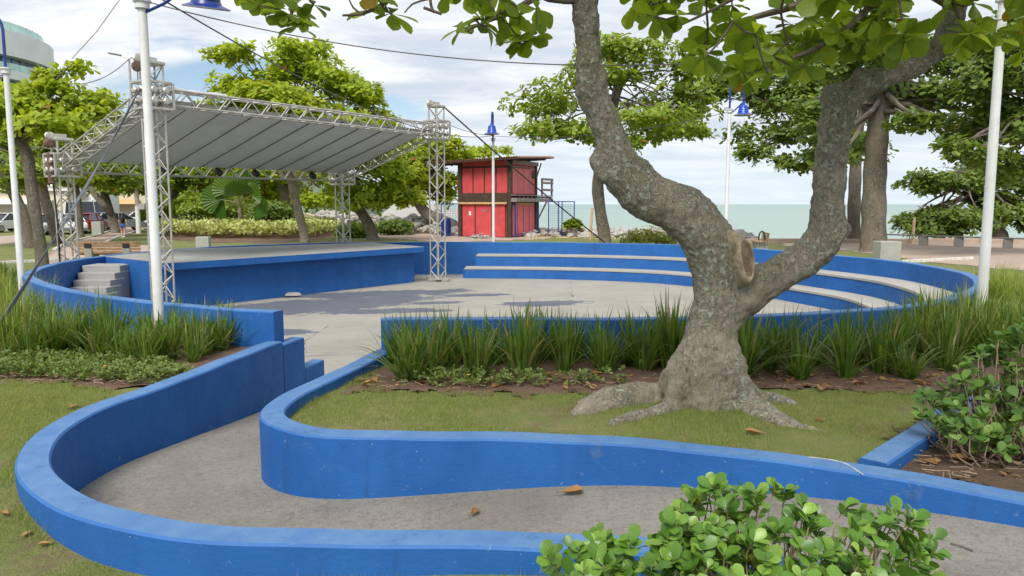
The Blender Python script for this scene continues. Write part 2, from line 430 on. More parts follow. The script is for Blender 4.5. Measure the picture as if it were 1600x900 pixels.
M_BTOP = plain('black_cloth', (.015, .015, .017), .8, .1)
M_OTOP = plain('orange_cloth', (.62, .20, .10), .8, .1)
M_CARGL = plain('car_glass', (.015, .02, .025), .08, .1, bump=0)
M_CHROME = plain('bright_metal', (.6, .6, .6), .3, .1, metal=.8, bump=0)
M_HEADL = plain('clear_headlight', (.75, .78, .8), .15, .05, bump=0)
M_TAIL = plain('red_tail_light', (.5, .02, .02), .2, .1, bump=0)
M_CREAM = plain('cream_wall_paint', (.62, .55, .42), .85, .06, .4)
M_BWHITE = plain('white_facade_paint', (.66, .67, .66), .8, .05, .3)
M_GGLASS = plain('green_rail_glass', (.42, .62, .57), .12, .12, .5, 0)
M_WINGL = plain('window_glass', (.16, .24, .27), .1, .35, .3, 0)
M_ROOFW = plain('pale_awning', (.66, .64, .60), .7, .08)

def leaf_mat(name, c1, c2, c3, trans=.4, rough=.45, spec=.4, old=None, oldf=.02):
    b = NB(name); N, L = b.N, b.L
    g = N.new('ShaderNodeNewGeometry'); oi = N.new('ShaderNodeObjectInfo')
    r = b.math('FRACT', b.math('ADD', g.outputs['Random Per Island'], b.math('MULTIPLY', oi.outputs['Random'], 7.13)))
    cr = N.new('ShaderNodeValToRGB'); L.new(r, cr.inputs[0]); e = cr.color_ramp.elements
    e[0].position = 0.0; e[0].color = (*c1, 1); e[1].position = 1.0; e[1].color = (*c3, 1)
    k = e.new(.55); k.color = (*c2, 1)
    c = cr.outputs[0]
    if old: c = b.mix(b.math('GREATER_THAN', b.math('FRACT', b.math('MULTIPLY', r, 37.7)), 1 - oldf), c, old)
    c = b.mix(b.ss(b.noise(9, 3), .35, .7, 0, .35), c, tuple(x * .6 for x in c1))
    b.col(c); b.rough(rough); b.bsdf.inputs['Specular IOR Level'].default_value = spec
    t = N.new('ShaderNodeBsdfTranslucent'); tcol = b.mix(1.0, c, (1.35, 1.25, .55), 'MULTIPLY'); L.new(tcol, t.inputs[0])
    mx = N.new('ShaderNodeMixShader'); mx.inputs[0].default_value = trans
    L.new(b.bsdf.outputs[0], mx.inputs[1]); L.new(t.outputs[0], mx.inputs[2]); L.new(mx.outputs[0], b.out.inputs[0])
    return b.m
M_LEAF_MAIN = leaf_mat('almond_tree_leaf', (.13, .215, .024), (.22, .33, .034), (.34, .45, .052), .60, .4, .4, (.35, .22, .03), .015)
M_LEAF_BRIGHT = leaf_mat('bright_almond_leaf', (.24, .33, .025), (.37, .47, .04), (.52, .60, .07), .54, .5, .3, (.40, .14, .05), .006)
M_LEAF_MID = leaf_mat('mid_almond_leaf', (.16, .24, .03), (.26, .36, .045), (.40, .50, .075), .5, .45, .35, (.35, .18, .04), .01)
M_LEAF_DARK = leaf_mat('dark_almond_leaf', (.10, .175, .038), (.17, .26, .05), (.28, .37, .075), .48, .42, .4)
M_LEAF_SHRUB = leaf_mat('glossy_shrub_leaf', (.075, .17, .026), (.135, .27, .04), (.27, .42, .07), .28, .36, .45, (.30, .26, .05), .012)
M_LEAF_SHRUB2 = leaf_mat('dull_shrub_leaf', (.075, .155, .035), (.12, .225, .05), (.22, .34, .08), .32, .5, .25)  # slightly duller green for the shrub at the right edge
M_HEDGE = leaf_mat('variegated_groundcover_leaf', (.32, .38, .10), (.50, .54, .20), (.66, .66, .36), .3, .6, .2)
M_GRASSCL = leaf_mat('strappy_grass_blade', (.070, .140, .022), (.115, .205, .032), (.20, .285, .06), .4, .4, .4, (.33, .27, .13), .05)
M_GRASSY = leaf_mat('yellow_green_grass_blade', (.18, .25, .04), (.28, .36, .065), (.40, .46, .12), .4, .5, .3, (.36, .30, .15), .08)
M_BLADE = leaf_mat('lawn_blade', (.15, .24, .04), (.245, .325, .065), (.42, .40, .16), .35, .6, .2, (.33, .26, .14), .12)
M_WEED = leaf_mat('weed_leaf', (.11, .17, .04), (.17, .24, .06), (.26, .32, .10), .35, .5, .3)
M_PALM = leaf_mat('fan_palm_leaf', (.05, .12, .015), (.09, .18, .02), (.14, .24, .03), .3, .4, .4)
M_DRY = leaf_mat('dry_leaf', (.20, .10, .04), (.32, .18, .07), (.45, .28, .13), .15, .7, .2)
M_YFLOWER = plain('yellow_petal', (.65, .45, .03), .6, .1, bump=0)
M_OFLOWER = plain('orange_petal', (.75, .25, .02), .6, .1, bump=0)
M_FOREST = plain('forested_hillside', (.10, .13, .085), .95, .5, .12, .8, bscale=.25, bdist=3)
def bark(name, c1, c2, lichen, moss, sc=1.0, la=.5):
    b = NB(name)
    n = b.noise(4 * sc, 8, .68); v = b.noise(26 * sc, 8, .72, 0.8, stretch=(1.5, 1.5, .42), w=2); f = b.noise(95 * sc, 5, .75, w=5); k = b.noise(13 * sc, 9, .75, w=21)
    c = b.mix(b.ss(n, .3, .7), c1, c2); c = b.mix(b.ss(k, .52, .66, 0, .6), c, tuple(x * .5 for x in c1))
    c = b.mix(b.ss(b.noise(2.2 * sc, 7, .62, w=9), .46, .62, 0, .6), c, moss)
    area = b.ss(b.noise(1.5 * sc, 4, .5, w=17), la - .14, la + .06)
    lc = b.math('MULTIPLY', b.ss(b.noise(17 * sc, 9, .74, w=13), .485, .545), area)
    c = b.mix(b.math('MULTIPLY', lc, .8), c, b.mix(b.ss(f, .35, .65), lichen, tuple(x * .72 for x in lichen)))
    c = b.mix(b.math('MULTIPLY', b.ss(b.noise(34 * sc, 6, .7, w=30), .60, .66), .7), c, tuple(min(1, x * 1.15) for x in lichen))
    c = b.mix(b.ss(v, .54, .66, 0, .7), c, tuple(x * .28 for x in c1)); c = b.mix(b.ss(f, .58, .7, 0, .55), c, tuple(x * .3 for x in c1))
    b.col(c); b.rough(.93); b.bump(b.math('ADD', b.math('MULTIPLY', v, -1.3), b.math('ADD', b.math('MULTIPLY', f, .6), b.math('ADD', n, lc))), 1.0, .03 / sc); return b.m
M_BARK = bark('lichened_bark', (.32, .265, .205), (.47, .405, .32), (.58, .60, .49), (.26, .235, .15))
M_BARK2 = bark('grey_brown_bark', (.18, .145, .11), (.28, .235, .185), (.34, .33, .28), (.14, .12, .085), .5, .6)
M_CUT = plain('sawn_wood_face', (.19, .135, .085), .85, .4, 14, .5, dirt=(.07, .05, .035))
M_CALLUS = plain('callus_bark', (.30, .24, .165), .9, .35, 16, .8, dirt=(.10, .085, .06))
M_TWIG = plain('twig_bark', (.12, .095, .07), .9, .3, 20)
M_STEM = plain('pale_shrub_stem', (.27, .20, .14), .9, .2, 20)
def sea_mat():
    b = NB('green_sea_water')
    n = b.noise(.012, 5, .5); w = b.noise(.55, 6, .62, stretch=(.45, 1.2, 1), w=3)
    sp = b.N.new('ShaderNodeSeparateXYZ'); b.L.new(b.co, sp.inputs[0])
    far = b.ss(sp.outputs[1], 60, 900)  # tint towards the horizon, put into the water colour in place of haze
    c = b.mix(far, (.265, .355, .31), (.235, .33, .315)); c = b.mix(b.ss(n, .4, .65, 0, .3), c, (.34, .41, .35))
    c = b.mix(b.math('MULTIPLY', b.ss(b.noise(.5, 6, .7, stretch=(.3, 1.5, 1), w=8), .68, .74), b.ss(sp.outputs[1], 220, 80)), c, (.7, .72, .7))
    b.col(c); b.rough(.42); b.bsdf.inputs['Specular IOR Level'].default_value = .28; b.bump(w, .6, .35); return b.m
M_SEA = sea_mat()

# ------------------------------------------------------------------ plan of the place
Z_FLOOR, Z_WALL, Z_RAMP = -0.60, 0.42, 0.10
wl = [(435, 486), (350, 481), (275, 475), (200, 468), (125, 456), (75, 445), (48, 435), (46, 425), (75, 415), (115, 406), (160, 400), (300, 387.5), (440, 381), (582, 378.5), (680, 378), (760, 378), (900, 379),
      (1060, 382.5), (1200, 390), (1319, 400), (1412, 409), (1469, 418), (1512, 428), (1532, 441), (1518, 455), (1470, 469), (1412, 478), (1350, 484), (1250, 489.5), (1169, 494), (1000, 496.5), (800, 497), (597, 497)]
wall_c = resample(smooth_poly(catmull([P(x, y, Z_WALL) for x, y in wl], .08), 30), .06)
ri = [(1035, 841), (820, 829), (600, 824), (378, 822), (283, 814), (189, 794), (125, 766), (91, 741), (77, 715), (94, 681), (128, 656), (189, 628), (264, 602), (368, 562), (442, 533)]
ramp_in = [Vector((4.2, 1.5, Z_RAMP)), Vector((2.6, 2.25, Z_RAMP)), Vector((1.55, 2.88, Z_RAMP))] + [P(x, y, Z_RAMP) for x, y in ri]
ramp_c = offset(resample(smooth_poly(catmull(ramp_in, .05), 12), .04), .09)
pi_ = [(1800, 823), (1600, 785), (1350, 741), (1200, 720), (1000, 696), (900, 691), (800, 688.5), (600, 685), (530, 683), (476, 679), (434, 670), (408, 657), (402, 646), (412, 635), (453, 609), (507, 585), (591, 545)]
plant_in = [Vector((5.2, 2.3, Z_RAMP))] + [P(x, y, Z_RAMP) for x, y in pi_]
plant_c = offset(resample(smooth_poly(catmull(plant_in, .05), 8), .04), -.09)

def inside(poly, x, y):
    px = np.array([p[0] for p in poly]); py = np.array([p[1] for p in poly]); r = np.zeros(x.shape, bool); j = len(px) - 1
    for i in range(len(px)):
        c = ((py[i] > y) != (py[j] > y)); 
        if c.any():
            xi = (px[j] - px[i]) * (y - py[i]) / (py[j] - py[i] + 1e-12) + px[i]; r ^= c & (x < xi)
        j = i
    return r
def dec(pts, k): return [(p.x, p.y) for p in pts[::k]] + [(pts[-1].x, pts[-1].y)]
arena_poly = dec(wall_c, 3)
path_poly = dec(ramp_c, 3) + [(wall_c[0].x, wall_c[0].y), (wall_c[-1].x, wall_c[-1].y)] + dec(plant_c, 3)[::-1]
stat = [((3.6, 2.3), 0.0), ((2.1, 3.3), -.04), ((1.35, 3.7), -.09), (tuple((P(800, 760, -.2))[:2]), -.22), (tuple(P(560, 805, -.3)[:2]), -.31), (tuple(P(330, 780, -.35)[:2]), -.36),
        (tuple(P(250, 720, -.4)[:2]), -.385), (tuple(P(350, 680, -.45)[:2]), -.45), (tuple(P(400, 655, -.5)[:2]), -.51), ((-2.15, 7.4), -.56), ((-2.0, 8.6), -.6), ((-2.0, 9.4), -.6)]
_ln = catmull([Vector((c[0], c[1], z)) for c, z in [((6.0, .6), .02)] + stat], .05); _ln = np.array([tuple(p) for p in smooth_poly(_ln, 60)])
def path_z(x, y):               # the ramp falls along its own winding centre line
    x = np.asarray(x, float); sh = x.shape; q = np.stack([x.ravel(), np.asarray(y, float).ravel()], 1); out = np.empty(len(q))
    for a in range(0, len(q), 4000):
        d = ((q[a:a + 4000, None, :] - _ln[None, :, :2]) ** 2).sum(-1); w = np.exp(-(d - d.min(1, keepdims=True)) / .10); out[a:a + 4000] = (w * _ln[None, :, 2]).sum(1) / w.sum(1)
    return out.reshape(sh)
def gp(l): return [tuple(G(*p)[:2]) for p in l]
bed_mid = gp([(540, 612), (620, 614), (760, 617), (1000, 613), (1200, 606), (1330, 610), (1480, 612), (1800, 616)]) + [(9, 7.6), (9, 9.6), (-1.5, 8.6), (-1.6, 7.9)]
bed_right = gp([(1340, 727), (1375, 712), (1470, 640), (1520, 600), (2300, 600), (2300, 900), (1900, 850)])
bed_left = gp([(-300, 588), (0, 592), (110, 601), (180, 612), (240, 600), (440, 545)]) + [(-2.5, 8.6), (-6, 9.6), (-8.6, 12.0), (-9.2, 13.4), (-13, 13.0)]
soil_patch = gp([(-150, 770), (30, 772), (60, 840), (180, 899), (-100, 990)])
prom_right = gp([(1225, 384), (1330, 392), (1440, 409), (1560, 420), (1800, 440), (2300, 450), (2300, 383), (1800, 380), (1225, 374)])
plaza = gp([(545, 364), (640, 361), (760, 367), (900, 367), (1010, 363), (1010, 369), (850, 374), (700, 379), (600, 372)])
hedge_soil = gp([(245, 374), (330, 379), (440, 380), (500, 374), (535, 366), (535, 360), (245, 352)])
footpath = gp([(70, 400), (108, 378), (150, 368), (195, 353), (222, 353), (212, 362), (176, 374), (160, 380), (250, 384), (250, 402), (60, 416)])
road = gp([(-500, 374), (0, 362), (70, 358), (130, 353), (250, 350), (250, 344), (-500, 344)])
side_walk = gp([(-500, 392), (0, 383), (40, 377), (60, 366), (0, 370), (-500, 378)])

def ground_sheets():
    def axis(a, b, step, lo, hi, g):
        c = list(np.arange(a, b + 1e-6, step)); s = step; x = a; L_ = []
        while x > lo: s *= g; x -= s; L_.append(x)
        s = step; x = c[-1]; R_ = []
        while x < hi: s *= g; x += s; R_.append(x)
        return np.array(L_[::-1] + c + R_)
    xs = axis(-10.4, 9.0, .08, -400, 400, 1.045); ys = axis(1.3, 24.6, .08, -6, 420, 1.035)
    X, Y = np.meshgrid((xs[:-1] + xs[1:]) / 2, (ys[:-1] + ys[1:]) / 2)
    def jit(x, y): return .05 * np.sin(x * 7 + 2 * np.sin(y * 9)) + .04 * np.sin(x * 17 + y * 13), .06 * np.sin(x * 8.3 + 1.5 * np.sin(x * 3.1)) + .05 * np.sin(x * 21 + 3 * y)
    reg = np.zeros(X.shape, int); JX, JY = jit(X, Y)
    for k, poly in ((1, road), (2, side_walk), (2, footpath), (2, prom_right), (2, plaza), (3, hedge_soil), (4, bed_mid), (4, bed_left), (5, bed_right)):
        reg[inside(poly, X + JX * (k > 3), Y + JY * (k > 3))] = k
    reg[(Y > shore(X) - 2.0)] = np.where((Y > shore(X) - 2.0)[Y > shore(X) - 2.0], 6, 0)
    reg[inside(path_poly, X, Y)] = 7
    reg[inside(arena_poly, X, Y)] = 8
    VX, VY = np.meshgrid(xs, ys); HZ = h(VX, VY); PZ = np.full_like(HZ, Z_FLOOR)
    sel = (np.abs(VX) < 8) & (VY > 0) & (VY < 11); PZ[sel] = path_z(VX[sel], VY[sel])
    JX, JY = jit(VX, VY); SINK = np.zeros(HZ.shape)
    for poly in (bed_mid, bed_left, bed_right): SINK[inside(poly, VX + JX, VY + JY)] = .014
    names = {0: ('lawn', M_LAWN), 1: ('road', M_ROAD), 2: ('promenade', M_PROM), 3: ('hedge_bed_soil', M_SOIL), 4: ('bed_soil', M_SOIL), 5: ('dark_bed_soil', M_DSOIL), 6: ('beach', M_SAND), 7: ('ramp_path', M_PATH), 8: ('arena_floor', M_FLOOR)}
    nx = len(xs)
    for k, (nm, mat) in names.items():
        J, I = np.nonzero(reg < 7) if k == 0 else np.nonzero(reg == k)      # the lawn runs on under beds and paving
        if len(J) == 0: continue
        q = np.stack([J * nx + I, J * nx + I + 1, (J + 1) * nx + I + 1, (J + 1) * nx + I], 1)
        u, inv = np.unique(q, return_inverse=True); q = inv.reshape(q.shape)
        z = {7: PZ, 8: np.full_like(HZ, Z_FLOOR), 0: HZ - SINK}.get(k, HZ).ravel()[u].copy()
        vx, vy = VX.ravel()[u], VY.ravel()[u]
        if k in (4, 5): z += .005 * np.sin(vx * 9 + 2 * np.sin(vy * 5)) * np.sin(vy * 11 + vx) + .001 + np.abs(RNG.normal(0, .006, len(z)))
        if k in (1, 2, 3, 6): z = z + .012
        v = np.stack([vx, vy, z], 1)
        me = bpy.data.meshes.new(nm); me.vertices.add(len(v)); me.vertices.foreach_set('co', v.ravel())
        me.loops.add(q.size); me.loops.foreach_set('vertex_index', q.ravel().astype(np.int32))
        me.polygons.add(len(q)); me.polygons.foreach_set('loop_start', np.arange(0, q.size, 4, dtype=np.int32)); me.polygons.foreach_set('loop_total', np.full(len(q), 4, np.int32))
        me.update(calc_edges=True); me.materials.append(mat); me.shade_smooth()
        tag(link(nm, me), kind='structure')
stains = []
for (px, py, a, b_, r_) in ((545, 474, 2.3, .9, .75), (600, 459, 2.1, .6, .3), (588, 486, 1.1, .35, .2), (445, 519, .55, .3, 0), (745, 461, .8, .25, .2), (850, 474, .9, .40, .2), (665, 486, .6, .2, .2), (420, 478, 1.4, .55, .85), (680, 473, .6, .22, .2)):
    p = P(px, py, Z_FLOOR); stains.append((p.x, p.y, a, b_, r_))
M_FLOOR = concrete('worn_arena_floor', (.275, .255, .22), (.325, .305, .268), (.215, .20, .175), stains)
ground_sheets()
def sea():
    ys = [30, 45, 60, 80, 110, 150, 220, 350, 600, 1200, 2500, 6000, 12000]; xs = [-9000, -3000, -1000, -300, -100, -40, 0, 40, 100, 300, 1000, 3000, 9000]
    v = [(x, y, -2.3) for y in ys for x in xs]; n = len(xs)
    f = [(j * n + i, j * n + i + 1, (j + 1) * n + i + 1, (j + 1) * n + i) for j in range(len(ys) - 1) for i in range(n - 1)]
    tag(link('sea', mesh_from('sea', v, f, M_SEA)), kind='structure')
sea()
def hill():
    xs = np.linspace(-260, -42, 56); ys = np.linspace(170, 420, 50); X, Y = np.meshgrid(xs, ys)
    Z = 15 * np.exp(-((X + 150) / 75) ** 2) * sstep(170, 300, Y) + 10 * np.exp(-((X + 78) / 30) ** 2) * sstep(180, 280, Y)
    Z = Z * sstep(-42, -70, X) + 1.6 * np.sin(X * .35) * np.sin(Y * .31) * sstep(2, 9, Z) + RNG.normal(0, .7, X.shape) * sstep(2, 9, Z) - 2.8
    v = np.stack([X, Y, Z], 2).reshape(-1, 3); n = len(xs)
    f = [(j * n + i, j * n + i + 1, (j + 1) * n + i + 1, (j + 1) * n + i) for j in range(len(ys) - 1) for i in range(n - 1)]
    tag(link('hill', mesh_from('hill', v, f, M_FOREST, True)), kind='structure')
    X, Y = np.meshgrid(np.linspace(-40, -4, 40), np.linspace(215, 300, 16)); Z = 4.6 * np.exp(-((X + 34) / 17) ** 2) * np.exp(-((Y - 255) / 22) ** 2) * sstep(-4, -14, X) + RNG.normal(0, .25, X.shape) - 2.6
    v = np.stack([X, Y, Z], 2).reshape(-1, 3)
    f = [(j * 40 + i, j * 40 + i + 1, (j + 1) * 40 + i + 1, (j + 1) * 40 + i) for j in range(15) for i in range(39)]
    tag(link('headland', mesh_from('headland', v, f, M_ROCK, True)), kind='structure')
hill()

# ------------------------------------------------------------------ leaf scattering
def template(kind):
    if kind == 'far':
        v = np.array([(0, 0, 0), (.42, -.17, .05), (.42, .17, .05), (.82, -.25, .03), (.82, .25, .03), (1.0, 0, -.02)]); return v, [(0, 1, 2), (1, 3, 4, 2), (3, 5, 4)]
    if kind == 'round': st_ = [(0, .02), (.12, .03), (.38, .20), (.62, .30), (.82, .28), (.95, .15), (1.0, .02)]
    else: st_ = [(0, .025), (.15, .07), (.40, .19), (.62, .27), (.80, .29), (.93, .18), (1.0, .02)]
    v = []; n = len(st_)
    for (x, w) in st_:
        z = .10 * x - .16 * x * x
        v += [(x, -w, z + w * .22), (x, 0, z), (x, w, z + w * .22)]
    f = []
    for i in range(n - 1):
        f += [(i * 3, i * 3 + 3, i * 3 + 4, i * 3 + 1), (i * 3 + 1, i * 3 + 4, i * 3 + 5, i * 3 + 2)]
    return np.array(v), f
def scatter_mesh(name, tmpl, T, R, scl, mat, smooth=False):
    tv, tf = tmpl; n = len(T); k = len(tv)
    V = np.einsum('nij,kj->nki', R, tv) * np.asarray(scl).reshape(-1, 1, 1) + T[:, None, :]
    lt = np.array([len(f) for f in tf], np.int32); lv = np.array([i for f in tf for i in f], np.int32)
    LV = (lv[None, :] + (np.arange(n) * k)[:, None]).ravel().astype(np.int32); LT = np.tile(lt, n); LS = np.concatenate([[0], np.cumsum(LT)[:-1]]).astype(np.int32)
    me = bpy.data.meshes.new(name); me.vertices.add(n * k); me.vertices.foreach_set('co', V.reshape(-1).astype(np.float32))
    me.loops.add(len(LV)); me.loops.foreach_set('vertex_index', LV); me.polygons.add(len(LT)); me.polygons.foreach_set('loop_start', LS); me.polygons.foreach_set('loop_total', LT)
    me.update(calc_edges=True); me.materials.append(mat)
    if smooth: me.shade_smooth()
    return me
def nrm(a): return a / np.maximum(np.linalg.norm(a, axis=-1, keepdims=True), 1e-9)
def frames(dirs, up):           # x along the leaf, z its upper side
    x = nrm(dirs); z = nrm(up - x * np.sum(x * up, -1, keepdims=True)); y = np.cross(z, x)
    return np.stack([x, y, z], -1)
def rosettes(C, A, per, rng, tilt=(.0, .7), droop=0.0):
    """C centres, A axes -> leaf base points and rotations"""
    n = len(C); A = nrm(A)
    ref = np.where(np.abs(A[:, :1]) < .8, np.array([[1., 0, 0]]), np.array([[0, 1., 0]])); e1 = nrm(np.cross(A, ref)); e2 = np.cross(A, e1)
    ph = rng.uniform(0, 6.28, (n, 1)) + np.arange(per)[None] * (2 * np.pi / per) + rng.normal(0, .25, (n, per))
    tl = rng.uniform(tilt[0], tilt[1], (n, per))
    rad = np.cos(ph)[..., None] * e1[:, None] + np.sin(ph)[..., None] * e2[:, None]
    d = rad * np.cos(tl)[..., None] + A[:, None] * np.sin(tl)[..., None]; d[..., 2] -= droop
    up = A[:, None] * np.cos(tl)[..., None] - rad * np.sin(tl)[..., None] + rng.normal(0, .22, (n, per, 3))
    return np.repeat(C, per, 0), frames(d.reshape(-1, 3), up.reshape(-1, 3))
def blob_points(blobs, n, rng, inner=.45):
    w = np.array([b[3] * b[4] + b[3] * b[5] + b[4] * b[5] for b in blobs]); w = w / w.sum()
    k = rng.choice(len(blobs), n, p=w); B = np.array(blobs)[k]
    d = nrm(rng.normal(0, 1, (n, 3))); r = (inner + (1 - inner) * rng.uniform(0, 1, (n, 1)) ** .6) * (1 + .13 * np.sin(d[:, :1] * 6 + k[:, None]) * np.sin(d[:, 1:2] * 7 + d[:, 2:] * 5))
    return B[:, :3] + d * r * B[:, 3:], d
T_FAR, T_ALM, T_ROUND = template('far'), template('almond'), template('round')

def tree(name, base, trunk, blobs, label, mat, n=900, leaf=.28, per=7, seed=0, group=None, cat='tree', limbs=26, barkm=None, flat=.65, extra=None, tilt=(-.1, .55)):
    rng = np.random.default_rng(seed); r = random.Random(seed)
    base = Vector(base); t = thing(name, base, label, cat, group)
    tr = MB(); pts = catmull([Vector(p) for p, _ in trunk], .35); rr = []
    cum = [0.0]
    for (a, _), (b_, _) in zip(trunk, trunk[1:]): cum.append(cum[-1] + (Vector(b_) - Vector(a)).length)
    acc = 0.0
    for i, p in enumerate(pts):
        if i: acc += (p - pts[i - 1]).length
        s = min(acc, cum[-1]); rr.append(float(np.interp(s, cum, [q[1] for q in trunk])) * (1 + .05 * math.sin(i * 1.7 + seed)))
    tr.tube(pts, rr, 12)
    if extra:
        for e in extra: tr.tube(catmull([Vector(p) for p, _ in e], .35), list(np.interp(np.linspace(0, 1, len(catmull([Vector(p) for p, _ in e], .35))), np.linspace(0, 1, len(e)), [q[1] for q in e])), 10)
    tr.build('trunk', barkm or M_BARK2, t, True)
    pads = []
    for b_ in blobs:
        for q in range(9):
            o = rng.normal(0, 1, 3); o = o / np.linalg.norm(o) * rng.uniform(.45, .85); k = rng.uniform(.34, .52)
            pads.append((b_[0] + o[0] * b_[3], b_[1] + o[1] * b_[4], b_[2] + o[2] * b_[5] * .8, b_[3] * k, b_[4] * k, b_[5] * k * 1.05))
    C, d = blob_points(pads, n, rng, .55)
    lb = MB(); top = pts[-1]
    for j in range(limbs):
        bl = blobs[j % len(blobs)]
        q = Vector(bl[:3]) + Vector([r.uniform(-.8, .8) * bl[3], r.uniform(-.8, .8) * bl[4], r.uniform(-.2, .7) * bl[5]])
        s = pts[r.randint(int(len(pts) * .8), len(pts) - 1)]; L_ = (q - s).length
        m1 = s.lerp(q, .35) + Vector((r.uniform(-.08, .08), r.uniform(-.08, .08), r.uniform(.0, .10))) * L_; m2 = s.lerp(q, .7) + Vector((r.uniform(-.07, .07), r.uniform(-.07, .07), r.uniform(-.03, .08))) * L_
        r0 = rr[-1] * r.uniform(.22, .45)
        cp = catmull([s, m1, m2, q], .6); lb.tube(cp, list(np.linspace(r0, r0 * .18, len(cp))), 5)
        for _ in range(2):
            a = cp[r.randint(len(cp) // 2, len(cp) - 1)]; e = a + Vector((r.uniform(-1, 1) * bl[3] * .35, r.uniform(-1, 1) * bl[4] * .35, r.uniform(-.1, .5) * bl[5] * .5))
            lb.tube([a, a.lerp(e, .5) + Vector((0, 0, .08)), e], [r0 * .28, r0 * .2, r0 * .1], 4)
    lb.build('limbs', barkm or M_BARK2, t, True)
    A = d * np.array([[.55, .55, .4]]) + np.array([[0, 0, flat]]) + rng.normal(0, .18, d.shape)
    T, R = rosettes(C, A, per, rng, tilt)
    T = T + rng.normal(0, leaf * .18, T.shape)
    me = scatter_mesh('crown', T_FAR, T - np.array(base)[None], R, leaf * rng.uniform(.65, 1.2, len(T)), mat)
    tag(link('crown', me, t), kind=None)
    return t

# ------------------------------------------------------------------ walls, seating, stage
def walls():
    m = MB(); sweep_wall(m, wall_c, .17, -.95, Z_WALL)
    tag(m.build('amphitheatre_wall', M_BLUE, None, True, 35), 'long curved blue painted wall ringing the round concrete arena', 'wall')
    m = MB(); sweep_wall(m, ramp_c, .18, -.9, Z_RAMP)
    o = tag(m.build('ramp_wall', M_BLUE, None, True, 35), 'low blue wall curling round the left end of the sunken path, grass outside it', 'wall')
    q = P(442, 533, Z_RAMP); d = Vector((.205, 1.0, 0)).normalized(); n = Vector((-d.y, d.x, 0)); off = n * .09
    for k, zt in enumerate((.055, -.315)):
        c = q + off + d * (.265 + .5 * k); mm = MB(); mm.box((c.x, c.y, (zt - .9) / 2), (.5, .165, zt + .9), math.atan2(d.y, d.x), .012)
        mm.build('stepped_end', M_BLUE, o)
    m = MB(); sweep_wall(m, plant_c, .18, -.9, Z_RAMP)
    o2 = tag(m.build('planter_wall', M_BLUE, None, True, 35), 'low blue wall with rounded corner holding the lawn round the lichened tree', 'wall')
    m = MB(); dp = catmull([P(x, y, Z_RAMP + .003) for x, y in ((1262, 714), (1290, 717), (1315, 722), (1330, 729), (1342, 737), (1348, 741))], .03); m.tube(dp, [.0012 + .0028 * abs(math.sin(i * 1.3)) ** 2 for i in range(len(dp))], 6); m.build('paint_drip', M_KERB, o2)
    a, b = P(1356, 723, Z_RAMP), P(1481, 643, Z_RAMP); e = a + (b - a) * 1.75; a = a + (b - a).normalized() * .085
    m = MB(); sweep_wall(m, resample([a, e], .05), .165, -.3, Z_RAMP - .004)
    tag(m.build('bed_divider', M_BLUE, None, True, 35), 'short straight blue kerb between lawn and dark shrub bed at right', 'kerb')
walls()

def seating():
    # two concentric benches follow the wall from behind the stage round to the near right
    pts = wall_c; n = len(pts)
    def cut(px0, px1, off, ry0):
        ins = resample(smooth_poly(offset(pts, -.085 - off), 10), .08)
        i0 = min((i for i in range(len(ins)) if ins[i].y > 17), key=lambda i: abs(proj((ins[i].x, ins[i].y, -.3))[0] - px0) + (0 if ins[i].y > 18 else 500))
        i1 = max(i for i in range(len(ins)) if ins[i].x > 3.2)
        return ins[i0:i1]
    for (o_out, o_in, z, px0, lab) in ((-.02, .62, .06, 744, 'upper blue fronted concrete bench tier against the arena wall'), (.60, 1.25, -.285, 726, 'lower blue fronted concrete bench tier at the edge of the arena floor')):
        inner = cut(px0, 0, o_in, 0)
        outer = []
        for i, p in enumerate(inner):
            t = inner[min(i + 1, len(inner) - 1)] - inner[max(i - 1, 0)]; t.normalize(); outer.append(p + Vector((-t.y, t.x, 0)) * (o_in - o_out))
        root = thing('bench_tier', (inner[0].x, inner[0].y, Z_FLOOR), lab, 'seating')
        def quadstrip(A, B, mat, nm, r=None):
            m = MB(); vs = []; fs = []
            for p, q in zip(A, B): vs += [p, q]
            for i in range(len(A) - 1): fs.append((2 * i, 2 * i + 1, 2 * i + 3, 2 * i + 2))
            m.add(vs, fs); return m
        # riser: a thin curb with its own thickness, the tread slab set 12 mm over it
        m = MB(); rp = []
        sweep_wall(m, offset(inner, .06), .12, Z_FLOOR - .1, z - .045, .004)
        sp = inner[0]; so = outer[0]; dirv = (so - sp).normalized()
        side = [sp + dirv * .12, so]
        sweep_wall(m, resample(side, .1), .12, Z_FLOOR - .1, z - .045, .004)
        m.build('riser', M_BLUE, root, True, 30)
        m = MB()
        A = [Vector((p.x, p.y, z)) for p in offset(inner, -.015)]; B = [Vector((p.x, p.y, z)) for p in outer]
        A0 = [p - Vector((0, 0, .045)) for p in A]
        vs = []; fs = []
        for a, b, c in zip(A, B, A0): vs += [a, b, c]
        for i in range(len(A) - 1): fs += [(3 * i, 3 * i + 1, 3 * i + 4, 3 * i + 3)[::-1], (3 * i + 2, 3 * i, 3 * i + 3, 3 * i + 5)[::-1]]
        vs += [B[0] - Vector((0, 0, .045))]; fs += [(0, 1, len(vs) - 1, 2)]
        m.add(vs, fs); m.build('tread', M_TREAD, root)
seating()

